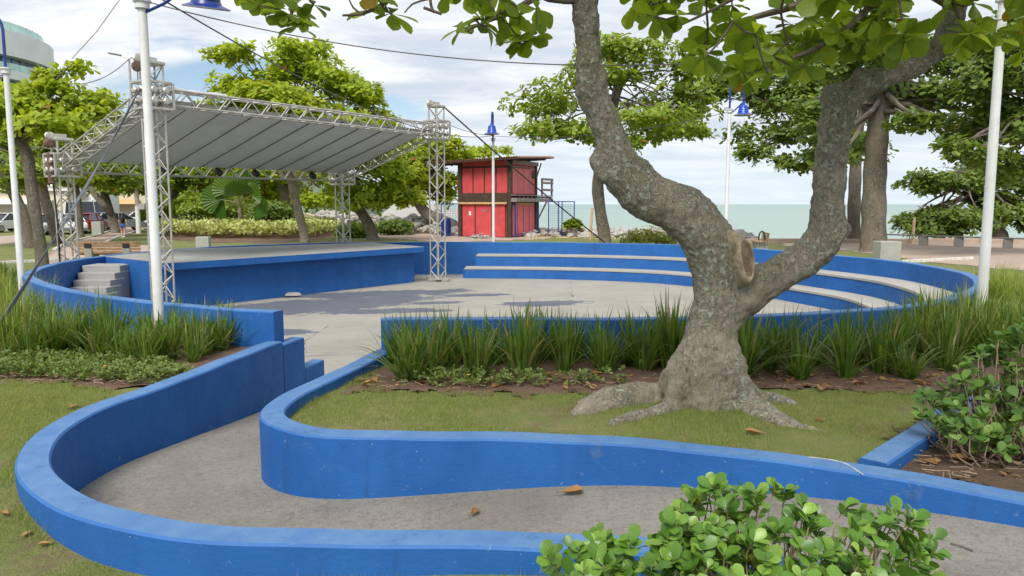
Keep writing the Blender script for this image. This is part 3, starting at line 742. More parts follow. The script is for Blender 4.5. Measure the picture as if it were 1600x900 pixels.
SA, SB = P(262, 411, .41), P(663, 385.5, .41); SC = P(583, 379.2, .41); SD = P(161, 400.5, .41)
e_st = (SB - SA).normalized(); n_st = Vector((e_st.y, -e_st.x, 0)); d_st = -n_st
def stage():
    root = thing('stage', (SA.x, SA.y, Z_FLOOR), 'raised blue stage with grey concrete top under the truss canopy', 'stage')
    back = [SC] + [P(x, y, .41) for x, y in ((520, 381), (440, 383.5), (300, 388.5), (220, 393.5))] + [SD]
    top = [SA - d_st * 0, SB] + back
    m = MB(); m.prism([(p.x, p.y) for p in top], .405, .412); m.build('stage_top', M_STAGE, root)
    m = MB(); m.prism([(p.x, p.y) for p in top], .26, .404); m.build('slab_edge', M_BLUE, root)
    ins = .30; a = SA + d_st * ins; b = SB + d_st * ins - e_st * .10
    m = MB(); m.prism([(p.x, p.y) for p in [a, b, SC - e_st * .12] + [x * .985 + a * .015 for x in back[1:]]], -.9, .262); m.build('front_wall', M_BLUE, root)
stage()
def stairs():
    root = thing('stairs', (-9.0, 15.6, Z_FLOOR), 'short flight of grey concrete steps between curved wall and stage side', 'stairs')
    rows = [(128, 187, 415), (121, 179, 426.5), (114, 172, 438), (108, 166, 449.5), (101, 160, 461), (94, 154, 473)]
    for k, (x0, x1, y) in enumerate(rows):
        a = D(x0, y, 15.85 - .25 * k); b = D(x1, y, 15.85 - .25 * k); m = MB()
        m.box(((a.x + b.x) / 2, a.y + .3, (a.z - .8) / 2), (b.x - a.x, .6 + .002 * k, a.z + .8), 0, .008); m.build('step', M_STEP, root)
stairs()
def notice():
    p = P(77, 437, .12); p.x += .02
    root = thing('notice', p, 'white printed notice strip fixed inside the curved wall by the stairs', 'notice')
    m = MB(); m.box(p, (.16, .02, .48), math.radians(-62), .003); o = m.build('panel', M_PAPER, root)
    r = random.Random(3); m = MB()
    R = Matrix.Rotation(math.radians(-62), 3, 'Z')
    for k in range(7):
        q = p + R @ Vector((r.uniform(-.02, .02), -.0125, .2 - k * .065)); m.box(q, (.10, .003, .03), math.radians(-62))
    m.build('print', M_LAMPIN, root)
notice()

# ------------------------------------------------------------------ truss canopy over the stage
FL = Vector((-6.95, 14.68, 0)); FR = Vector((-2.13, 21.3, 0)); e_t = (FR - FL).normalized(); d_t = Vector((-e_t.y, e_t.x, 0)); DEP = 4.0
BL = FL + d_t * DEP; BR = FR + d_t * DEP
def canopy():
    root = thing('stage_canopy', FL + Vector((0, 0, Z_FLOOR)), 'aluminium truss stage roof with grey white canvas, four lattice towers', 'canopy')
    ub = MB(); ub.tube([(0, 0, 0), (0, 0, 1)], 1.0, 6, False); unit = mesh_from('brace', ub.v, ub.f, M_ALU, True)
    count = [0]; rest = MB(); org = ORG[root.name]
    def brace(a, b, r, parent):
        a = Vector(a); b = Vector(b)
        if count[0] < 296:
            count[0] += 1; o = bpy.data.objects.new('brace', unit); COL.objects.link(o); o.parent = parent
            v = b - a; q = v.to_track_quat('Z', 'Y'); o.matrix_basis = Matrix.LocRotScale(a - org, q, Vector((r, r, v.length)))
        else: rest.tube([a, b], r, 5, False)
    hs = .15
    def lattice(name, p0, p1, side, upv, faces=(0, 1, 2, 3), bay=.25):
        """four chords with zigzag braces; side and upv span the cross-section"""
        p0 = Vector(p0); p1 = Vector(p1); L_ = (p1 - p0).length; ax = (p1 - p0).normalized()
        c4 = [side * -hs + upv * -hs, side * hs + upv * -hs, side * hs + upv * hs, side * -hs + upv * hs]
        m = MB()
        for c in c4: m.tube([p0 + c, p1 + c], .021, 8)
        t = m.build(name, M_ALU, root, True)
        n = max(2, round(L_ / bay))
        for f in faces:
            a, b = c4[f], c4[(f + 1) % 4]
            for k in range(n):
                z0, z1 = L_ * k / n, L_ * (k + 1) / n
                if (k + f) % 2 == 0: brace(p0 + a + ax * z0, p0 + b + ax * z1, .013, t)
                else: brace(p0 + b + ax * z0, p0 + a + ax * z1, .013, t)
        return t
    Zv = Vector((0, 0, 1)); zf, zb = 3.67, 2.47
    tops = {'FL': (FL, Z_FLOOR, 4.26, zf), 'FR': (FR, Z_FLOOR, 4.30, zf), 'BL': (BL, float(h(BL.x, BL.y)), 3.02, zb), 'BR': (BR, float(h(BR.x, BR.y)), 2.80, zb)}
    # draw order decides which braces stay single: front towers, front truss, back left tower
    for k in ('FL', 'FR'):
        p, z0, z1, zs = tops[k]; lattice('tower', p + Zv * (z0 + .06), p + Zv * z1, e_t, d_t)
    off = .30
    lattice('front_truss', FL + e_t * off + Zv * zf, FR - e_t * off + Zv * zf, d_t, Zv)
    for k in ('BL', 'BR'):
        p, z0, z1, zs = tops[k]; lattice('tower', p + Zv * (z0 + .06), p + Zv * z1, e_t, d_t)
    sl = (BL + Zv * zb) - (FL + Zv * zf); sl.normalize(); ups = sl.cross(e_t).normalized(); ups = ups if ups.z > 0 else -ups
    lattice('back_truss', BL + e_t * off + Zv * zb, BR - e_t * off + Zv * zb, d_t, Zv)
    lattice('side_truss', FL + Zv * zf + sl * off, BL + Zv * zb - sl * off, e_t, ups)
    lattice('side_truss', FR + Zv * zf + sl * off, BR + Zv * zb - sl * off, e_t, ups)
    if rest.v: tag(rest.build('lattice', M_ALU, root, True), kind='stuff')
    for k, (p, z0, z1, zs) in tops.items():
        m = MB(); s = .27; b = .045
        for dx in (-1, 1):
            for dy in (-1, 1):
                c = p + e_t * (dx * s) + d_t * (dy * s); m.box((c.x, c.y, zs), (b, b, .5), math.atan2(e_t.y, e_t.x), .005)
        for zz in (-.25, .25, -.1, .12):
            for dx in (-1, 1):
                c = p + e_t * (dx * s) + Zv * (zs + zz); m.box(c, (b * .9, 2 * s - b, b), math.atan2(e_t.y, e_t.x), .005)
                c = p + d_t * (dx * s) + Zv * (zs + zz + .002); m.box(c, (2 * s - b, b * .9, b), math.atan2(e_t.y, e_t.x), .005)
        for dx in (-1, 1):
            for tt in (-.12, .12):
                for zz in (-.1, .1):
                    c = p + e_t * (dx * (s + .02)) + d_t * tt + Zv * (zs + zz); m.lathe(c, [(.05, -.03), (.07, -.01), (.07, .01), (.05, .03)], 8, 0, e_t)
                    c = p + d_t * (dx * (s + .02)) + e_t * tt + Zv * (zs + zz); m.lathe(c, [(.05, -.03), (.07, -.01), (.07, .01), (.05, .03)], 8, 0, d_t)
        m.build('sleeve_block', M_ALU, root)
        if k != 'BR':
            m = MB(); m.box(p + Zv * (z1 + .03), (.38, .38, .06), math.atan2(e_t.y, e_t.x), .01)
            m.box(p + Zv * (z1 + .10) - e_t * .05, (.32, .08, .10), math.atan2(e_t.y, e_t.x), .01)
            m.lathe(p + Zv * (z1 + .10) + d_t * .04 - e_t * .22, [(.05, -.05), (.09, -.04), (.05, 0), (.09, .04), (.05, .05)], 14, 0, d_t)
            cap = m.build('tower_head', M_ALU, root)
        m = MB(); g = z0
        m.box(p + Zv * (g + .04), (.80, .16, .08), math.atan2(e_t.y, e_t.x), .01); m.box(p + Zv * (g + .045), (.16, .80, .085), math.atan2(e_t.y, e_t.x), .01)
        m.box(p + Zv * (g + .06), (.42, .42, .03), math.atan2(e_t.y, e_t.x), .006)
        for dx in (-1, 1): m.lathe(p + e_t * dx * .37 + Zv * (g + .09), [(.03, -.06), (.03, .05), (.012, .06), (.012, .12)], 8)
        m.build('base_plate', M_ALU, root)
    # chain hoist on the back left tower, hoist wheel on the front left
    m = MB(); c = BL - e_t * .26 + Zv * 2.95; m.lathe(c, [(.07, -.07), (.10, -.05), (.10, .05), (.07, .07)], 14, 0, d_t); m.box(c - Zv * .55, (.12, .16, .7), .6, .02); m.build('hoist', M_RUST, root)
    m = MB(); c = FL - e_t * .27 + Zv * 4.2; m.lathe(c, [(.05, -.04), (.10, -.03), (.10, .03), (.05, .04)], 14, 0, d_t); m.build('hoist', M_RUST, root)
    m = MB(); m.tube([BL - e_t * .24 + Zv * 2.5, BL - e_t * .19 + Zv * 1.2, BL - e_t * .2 - Zv * .2], .022, 6); m.build('chain', M_BLACK, root); m = MB(); m.tube([FL - e_t * .27 + Zv * 4.1, FL - e_t * .27 + Zv * 3.9], .008, 5); m.build('chain', M_BLACK, root)
    # canvas: ten panels between seams, each sagging a little
    NP = 10; A0 = FL + e_t * .12 + d_t * .10 + Zv * (zf - .02); A1 = FR - e_t * .12 + d_t * .10 + Zv * (zf - .02); B0 = BL + e_t * .12 - d_t * .12 + Zv * (zb + .10); B1 = BR - e_t * .12 - d_t * .12 + Zv * (zb + .10)
    for k in range(NP):
        m = MB(); vs = []; fs = []
        for i in range(7):
            for j in range(9):
                s = (k + .008 + .984 * i / 6) / NP; t = j / 8
                p = A0.lerp(A1, s).lerp(B0.lerp(B1, s), t); sag = -.035 * math.sin(math.pi * i / 6) * math.sin(math.pi * t) - .012 * math.sin(k * 2.1 + j * .9) * math.sin(math.pi * i / 6)
                vs.append(p + Zv * sag)
        n0 = len(vs); vs += [v + Zv * .006 for v in vs]
        for i in range(6):
            for j in range(8):
                a = i * 9 + j; fs += [(a, a + 1, a + 10, a + 9), (n0 + a, n0 + a + 9, n0 + a + 10, n0 + a + 1)]
        m.add(vs, fs); m.build('canvas_panel', M_CANVAS, root, True)
    for k in range(NP + 1):
        s = k / NP; a = A0.lerp(A1, s); b = B0.lerp(B1, s); m = MB(); m.tube([a - Zv * .02, a.lerp(b, .5) - Zv * .03, b - Zv * .02], .013, 6); m.build('roof_bar', M_SEAM, root)
    for k, s in enumerate((.28, .46, .60, .84)):
        c = BL.lerp(BR, s) + Zv * (zb - .02) - d_t * .2; m = MB(); m.lathe(c, [(.05, -.12), (.09, -.08), (.09, .08), (.05, .12)], 10, 0, -d_t - Zv * .5); m.build('spotlight', M_BLACK, root)
    # loose end of canvas rolled on the front truss
    m = MB(); pts = [FL.lerp(FR, t) + Zv * (zf + .19 + .012 * math.sin(t * 40)) + d_t * .06 for t in np.linspace(.03, .2, 12)]; m.tube(pts, [.03 + .02 * math.sin(i * .9) ** 2 for i in range(12)], 8); m.build('canvas_roll', M_CANVAS, root, True)
    return root
canopy()

def cable(name, pts, r, label, cat, mat, group=None, n=6, flat=None):
    m = MB(); m.tube(pts, r, n); return tag(m.build(name, mat, None, True), label, cat, group)
def sag(a, b, s, n=20): return [Vector(a).lerp(Vector(b), t) - Vector((0, 0, 4 * s * t * (1 - t))) for t in np.linspace(0, 1, n)]
def strap():
    a = FL - e_t * .2 + Vector((0, 0, 3.86)); b = D(-6, 515, 7.6); m = MB(); v = b - a
    w = v.cross(Vector((.35, .94, 0))).normalized() * .033; t = v.cross(w).normalized() * .005; n = 24; vs = []; fs = []
    for i in range(n + 1):
        p = a.lerp(b, i / n) - Vector((0, 0, .10 * math.sin(math.pi * i / n))); tw = Matrix.Rotation(.5 * math.sin(i * .35), 3, v.normalized())
        vs += [p + tw @ (w + t), p + tw @ (t - w), p - tw @ (w + t), p + tw @ (w - t)]
    for i in range(n):
        for k in range(4): fs.append((i * 4 + k, i * 4 + (k + 1) % 4, (i + 1) * 4 + (k + 1) % 4, (i + 1) * 4 + k))
    m.add(vs, fs); tag(m.build('tie_strap', M_STRAP, None), 'wide grey tie strap slanting from front left tower down to the grass', 'strap')
    a = FR + Vector((.18, 0, 4.35)); b = D(992, 381, 26.5); b.z = float(h(b.x, b.y)) - .05
    cable('guy_cable', sag(a, b, .12), .024, 'dark steel guy cable from front right tower down behind the arena wall', 'cable', M_CABLE)
strap()

# ------------------------------------------------------------------ lamps and wires
def lamp_parts(t, top, r0, ax, reach=.72, style=0, loc_z=None, scale=1.0, lamp=True, blue=None, drop=.11, tilt=None, lscale=None):
    """white pole, collar, blue gooseneck and bell lamp in world coordinates; top = pole top, ax = arm direction"""
    base = t.location; ax = Vector(ax).normalized(); Zv = Vector((0, 0, 1))
    m = MB(); H = top.z - base.z; b0 = Vector((top.x, top.y, base.z - .1))
    m.tube([b0, b0 + Zv * (H * .33), b0 + Zv * (H * .332), b0 + Zv * (H * .66), b0 + Zv * (H * .662), top], [r0, r0 * .97, r0 * .93, r0 * .90, r0 * .86, r0 * .82], 18)
    m.build('pole', M_WHITE, t, True)
    m = MB(); m.lathe(top - Zv * .03, [(r0 * 1.0, -.05), (r0 * 1.35, -.04), (r0 * 1.35, .02), (r0 * 1.7, .03), (r0 * 1.7, .05), (r0 * .9, .06)], 18); m.build('collar', M_WHITE, t, True)
    m = MB(); pts = []
    hh = .62 * scale; R = reach / 2
    for k in range(5): pts.append(top + Zv * (hh * k / 4))
    for k in range(1, 13):
        w = math.pi * k / 12; pts.append(top + Zv * (hh + math.sin(w) * R * .9) + ax * (R - R * math.cos(w)))
    end = top + ax * reach + Zv * drop; pts.append(end)
    m.tube(pts, .024 * scale, 8); m.build('gooseneck', blue or M_DBLUE, t, True)
    m = MB(); a = top - Zv * .12; m.tube([a, a + ax * reach * .35 + Zv * .1, end + Zv * .05 - ax * .04], .016 * scale, 6); m.build('strut', blue or M_DBLUE, t, True)
    if lamp:
        m = MB(); s = lscale or scale
        prof = [(.05, .10), (.06, .0), (.13, -.02), (.145, -.08), (.135, -.085), (.16, -.15), (.15, -.155), (.175, -.22), (.165, -.225), (.19, -.275), (.28, -.31), (.285, -.325), (.27, -.33), (.17, -.30)]
        sh = None
        m.lathe(end, [(r * s, z * s) for r, z in prof], 28, 0, tilt); sh = m.build('lamp_shade', (M_DBLUE if lscale == .86 else M_BLUEL) if blue is None else blue, t, True, 30)
        m = MB(); m.lathe(end - Vector(tilt or (0, 0, 1)).normalized() * .318 * s, [(.262 * s, -.012), (.288 * s, -.008), (.288 * s, .006), (.26 * s, .008)], 28, 0, tilt); m.build('rim', M_LAMPIN, t, True)
    return end
LG = 'white lamp posts with blue bell lamps'
def lamps():
    ends = {}
    def post(px, py_top, Y, zt, r, ax, label, reach=.72, **k):
        p = D(px, py_top, Y); top = Vector((p.x, Y, zt)); base = Vector((p.x, Y, float(h(p.x, Y))))
        t = thing('lamp_post', base, label, 'lamp post', LG); return lamp_parts(t, top, r, ax, reach, **k), top
    ends['A'] = post(222, 4, 8.4, 3.79, .056, (1, -.12, 0), 'thick white lamp post in front of the stage with ribbed blue bell lamp', .75, drop=.20, tilt=(.12, -.20, 1), lscale=.86)
    ends['B'] = post(9, 108, 12.4, 3.78, .052, (-1, -.1, 0), 'white lamp post at far left edge with dark blue gooseneck arm', .8)
    ends['C'] = post(1567, 8, 8.6, 3.92, .058, (1, .1, 0), 'white lamp post at right edge standing in the tall grass', .8)
    ends['D'] = post(770.5, 217, 25.6, 3.80, .052, (-.10, -1, 0), 'slender white lamp post in front of the red kiosk', .34, scale=1.15, drop=.42, lscale=.9)
    ends['E'] = post(1140, 172, 20.8, 4.17, .055, (1, -.25, 0), 'white lamp post with blue lamp behind the arena, seen against the sea', .36, scale=1.2, drop=.12, lscale=.85)
    a = ends['A'][1]; d_ = ends['D'][1]; c = ends['C'][1]; e = ends['E'][1]
    cable('festoon_wire', sag(a + Vector((.02, 0, .15)), d_ + Vector((0, -.1, .1)), .55, 30), .010, 'thin dark wire sagging from near lamp post over the canopy to kiosk lamp post', 'wire', M_WIRE, None, 5)
    cable('overhead_wire', sag(a + Vector((0, 0, .02)), D(1600, 22, 8.5), .62, 40), .0065, 'thin dark wire sagging across the top behind the big tree trunk', 'wire', M_WIRE, None, 5)
    f = FR + Vector((0, 0, 4.0))
    cable('short_wire', sag(f, d_ + Vector((0, -.05, .12)), .12), .009, 'thin wire from front right canopy tower to kiosk lamp post', 'wire', M_WIRE, None, 5)
    cable('sea_wire', sag(d_ + Vector((0, 0, .1)), e + Vector((0, 0, -.05)), .28, 24), .008, 'thin wire between kiosk lamp post and lamp post before the sea', 'wire', M_WIRE, None, 5)
    # tall street light with two heads
    p = G(217, 365); t = thing('street_light', (p.x, p.y, p.z), 'tall grey twin headed street light with whitewashed foot', 'street light')
    top = D(205, 92, p.y); Zv = Vector((0, 0, 1)); m = MB(); zb = D(216, 322, p.y).z
    b = Vector((p.x, p.y, 0))
    m.tube([b + Zv * zb, b + Zv * (zb + 2.2), b + Zv * (zb + 2.21), Vector((p.x, p.y, top.z))], [.165, .15, .11, .08], 12); m.build('pole', M_ALU, t, True)
    m = MB(); m.tube([b + Zv * (p.z - .1), b + Zv * zb], [.19, .18], 14); m.build('painted_foot', M_WHITE, t, True)
    top = Vector((p.x, p.y, top.z))
    for sx in (-1, 1):
        m = MB(); m.tube([top, top + Vector((.5 * sx, 0, .22))], .05, 8); m.build('arm', M_ALU, t, True)
        m = MB(); m.box(top + Vector((1.05 * sx, 0, .34)), (.95, .3, .12), 0, .04, M=Matrix.Rotation(-.18 * sx, 3, 'Y')); m.build('lamp_head', M_LAMPIN, t)
    m = MB(); m.box(b + Vector((.35, 0, zb - .05)), (.5, .25, .45), 0, .03); m.build('meter_box', M_ALU, t)
    cable('service_wire', [D(112, 92, 40), D(152, 48, 40), D(192, -8, 40)], .03, 'pale wire rising above the left almond tree against cloud', 'wire', M_ALU, None, 5)
    cable('street_wire', sag(top, D(120, 132, p.y - 8), .4), .03, 'thin wire running left from the twin headed street light', 'wire', M_WIRE, None, 5)
lamps()

# ------------------------------------------------------------------ red two-storey kiosk by the sea
def kiosk():
    A = math.radians(27); C = G(797, 371.5); Z0 = C.z; ux = Vector((-math.cos(A), math.sin(A), 0)); uy = Vector((math.sin(A), math.cos(A), 0)); Zv = Vector((0, 0, 1))
    t = thing('kiosk', C, 'red two storey wooden lifeguard kiosk with tiled roof by the sea', 'kiosk')
    rz = math.atan2(uy.x, uy.y) ; rz = -A
    Wd, Dp, Hh = 3.85, 3.9, 5.15
    def bx(u, v, z, su, sv, sz, bev=.01): # u along the front to the left, v along the side towards the sea
        c = C + ux * u + uy * v + Zv * z; m = MB(); m.box(c, (su, sv, sz), -A, bev); return m
    def add(m0, m1): m0.add(m1.v, m1.f); return m0
    lev = dict(f0=.12, f1=2.30, b0=2.34, b1=2.98, u0=2.98, u1=5.05)
    m = bx(Wd / 2, Dp / 2, 2.55, Wd - .2, Dp - .2, 5.0, 0); m.build('inner_wall', M_RED, t)
    for (u, v) in ((0, 0), (Wd, 0), (0, Dp), (Wd, Dp)): bx(u, v, Hh / 2, .26, .26, Hh).build('corner_post', M_DWOOD, t)
    bx(Wd / 2, -.05, 2.66, Wd - .28, .2, .66).build('floor_beam', M_DWOOD, t); bx(Wd / 2, -.03, 4.72, Wd - .28, .14, .10).build('head_beam', M_DWOOD, t)
    bx(Wd / 2 + .1, -.2, 2.30, Wd - .1, .06, .12).build('sill_board', M_YWOOD, t); bx(-.16, 1.95, 2.26, .06, 2.9, .12).build('sill_board', M_YWOOD, t)
    n = 4; wv = (Wd - .30) / n
    for k in range(n): bx(.15 + wv * (k + .5), -.02, 3.82, wv - .09, .06, 1.68).build('board', M_RED, t)
    for k in range(n + 1): bx(.15 + wv * k, -.01, 3.84, .07, .07, 1.74).build('batten', M_DWOOD, t)
    bx(Wd / 2, -.01, 4.95, Wd - .28, .05, .34).build('gable_board', M_RED, t)
    for (u0, u1) in ((.36, 1.3), (1.42, 2.6), (2.7, 3.66)): 
        o = bx((u0 + u1) / 2, -.03, 1.14, u1 - u0, .07, 2.18).build('shutter', M_RED, t)
    for u in (.22, 1.36, 2.65): bx(u, -.02, 1.14, .08, .08, 2.2).build('batten', M_DWOOD, t)
    bx(3.05, -.07, 1.62, .16, .02, .28, 0).build('notice', M_PAPER, t); bx(1.92, -.07, 1.82, .34, .02, .10, 0).build('notice', M_LAMPIN, t)
    # side facing right
    n = 4; wv = (Dp - .3) / n
    for k in range(n): bx(-.02, .15 + wv * (k + .5), 3.80, .06, wv - .05, 1.74).build('board', M_PINK, t)
    for k in range(n + 1): bx(-.03, .15 + wv * k, 3.8, .05, .05, 1.78).build('batten', M_GWOOD, t)
    for k in range(n): bx(-.02, .15 + wv * (k + .5), 1.14, .06, wv - .05, 2.1).build('board', M_PINK, t)
    for k in range(n + 1): bx(-.03, .15 + wv * k, 1.14, .05, .05, 2.12).build('batten', M_DWOOD, t)
    bx(-.05, Dp / 2, 4.74, .05, Dp - .3, .09).build('head_beam', M_GWOOD, t); bx(-.01, Dp / 2, 4.95, .04, Dp - .3, .34).build('gable_board', M_RED, t)
    bx(-.06, Dp - .45, 4.3, .03, .5, .55, 0).build('window', M_DWOOD, t)
    # balcony deck on the side, reaching past the sea end, with rail
    bx(-.28, 2.9, 2.52, .5, 6.0, .26).build('deck_beam', M_GWOOD, t)
    for k in range(9): bx(-.29, .35 + k * .66, 2.72, .5, .22, .10).build('joist', M_DWOOD, t)
    bx(-.28, 2.9, 2.83, .52, 6.0, .06).build('deck_board', M_GWOOD, t)
    for z in (3.25, 3.75, 4.0): bx(-.5, 4.95, z, .06, 1.95, .16).build('rail', M_GWOOD, t)
    for v in (4.1, 5.8): bx(-.45, v, 3.45, .12, .12, 1.2).build('rail_post', M_GWOOD, t)
    m = MB(); m.tube([C + ux * -.1 + uy * 4.0 + Zv * 1.0, C + ux * -.3 + uy * 5.3 + Zv * 2.45], .06, 6); m.build('strut', M_GWOOD, t)
    m = MB(); m.tube([C + ux * -.1 + uy * 4.0 + Zv * 4.2, C + ux * -.1 + uy * 4.7 + Zv * 5.15], .05, 6); m.build('strut', M_GWOOD, t)
    # roof: sloping sheet with rows of rounded tiles
    o1, o2 = 1.05, 1.35
    def rp(u, v, dz=0): return C + ux * u + uy * v + Zv * (5.22 + .055 * (Dp - v) * -1 + .16 + dz - .03 * u)
    m = MB(); vs = [rp(-1.0, -.9), rp(Wd + 1.9, -.9), rp(Wd + 1.9, Dp + 1.0), rp(-1.0, Dp + 1.0)]
    vs += [v + Zv * .07 for v in vs]; m.add(vs, [(0, 1, 2, 3), (7, 6, 5, 4), (0, 4, 5, 1), (1, 5, 6, 2), (2, 6, 7, 3), (3, 7, 4, 0)]); rf = m.build('roof', M_DWOOD, t)
    nt_ = 38; tm = MB()
    for k in range(nt_):
        u = -1.05 + (Wd + 3.0) * (k + .5) / nt_
        for j in range(14):
            v0, v1 = -.98 + (Dp + 2.0) * j / 14, -.98 + (Dp + 2.0) * (j + 1.12) / 14; a = rp(u, v0, .10); b = rp(u, v1, .085)
            vs = []; fs = []
            for q, rr in ((a, .088), (b, .075)):
                for w in range(5): th = math.pi * w / 4; vs.append(q + ux * (rr * math.cos(th)) + Zv * (rr * math.sin(th)))
            for w in range(4): fs.append((w, w + 1, 6 + w, 5 + w))
            tm.add(vs, fs)
    tag(tm.build('roof_tiles', M_TILE, rf), kind='stuff')
    c = rp(-.9, Dp / 2) - Zv * .28; m = MB(); m.box(C + ux * -.35 + uy * 1.7 + Zv * 5.02, (.08, 3.9, .26), -A, .01); m.build('eave_board', M_GWOOD, t)
    for v in (.3, 1.4, 2.5, 3.6): m = MB(); a = rp(-.95, v, -.06); b = rp(Wd + 1.8, v, -.06); m.tube([a, b], .06, 6); m.build('rafter', M_DWOOD, t)
    # blue fence beside it
    def fence(p0, p1, hgt, posts, label):
        p0 = Vector(p0); p1 = Vector(p1); f = thing('mesh_fence', p0, label, 'fence')
        for s in posts:
            q = p0.lerp(p1, s); mm = MB(); mm.box(q + Zv * hgt / 2, (.07, .07, hgt), 0, .008); mm.build('post', M_DBLUE, f)
        dv = p1 - p0; rz_ = math.atan2(dv.y, dv.x); mid = p0.lerp(p1, .5)
        for z in (.12, hgt - .03): mm = MB(); mm.box(mid + Zv * z, (dv.length, .05, .06), rz_, .006); mm.build('rail', M_DBLUE, f)
        w = MB()
        for k in range(1, int(dv.length / .16)): q = p0.lerp(p1, k * .16 / dv.length); w.tube([q + Zv * .12, q + Zv * (hgt - .05)], .006, 3, False)
        for k in range(1, int(hgt / .16)): w.tube([p0 + Zv * (k * .16), p1 + Zv * (k * .16)], .006, 3, False)
        tag(w.build('wire_mesh', M_DBLUE, f), kind='stuff'); return f
    g = G(857, 370); fence(g, Vector((D(897, 368, g.y + .6).x, g.y + .6, g.z)), 2.45, (0, .38, .52, 1), 'dark blue wire mesh fence right of the kiosk, sea behind')
    g = G(690, 370); fence(g, Vector((D(718, 368, g.y + .3).x, g.y + .3, g.z)), 2.3, (0, 1), 'dark blue wire mesh fence left of the kiosk')
    p0 = C + ux * -.32 + uy * .15; p1 = C + ux * -.32 + uy * 3.75
    f = thing('gate_frame', p0, 'blue steel gate frame standing against the kiosk side wall', 'gate')
    for q in (p0, p1): m = MB(); m.box(q + Zv * 1.22, (.10, .10, 2.44), -A, .01); m.build('post', M_DBLUE, f)
    for z in (.22, 2.42): m = MB(); m.box(p0.lerp(p1, .5) + Zv * z, (.08, 3.55, .08), -A, .01); m.build('rail', M_DBLUE, f)
    # drum left of the kiosk
    p = G(697, 369); m = MB(); m.lathe(p, [(.33, 0), (.36, .05), (.36, .45), (.39, .47), (.36, .5), (.37, 1.0), (.40, 1.03), (.36, 1.22), (.30, 1.25)], 20)
    tag(m.build('waste_drum', M_DBLUE, None, True, 35), 'dark blue waste drum beside the left fence of the kiosk', 'bin')
    # heap of rubble at the foot
    p = G(752, 373); m = MB(); r = random.Random(5)
    for k in range(150):
        a = r.uniform(0, 6.28); q = r.uniform(0, 1) ** .7; s = r.uniform(.05, .13); m.box(p + Vector((math.cos(a) * q * 1.35, math.sin(a) * q * .6, (1 - q) * .38 * r.uniform(.2, 1))), (s, s * 1.2, s * .8), r.uniform(0, 3), s * .2)
    tag(m.build('rubble_heap', M_ROCK, None), 'low heap of grey rubble in front of the red kiosk', 'rubble')
kiosk()

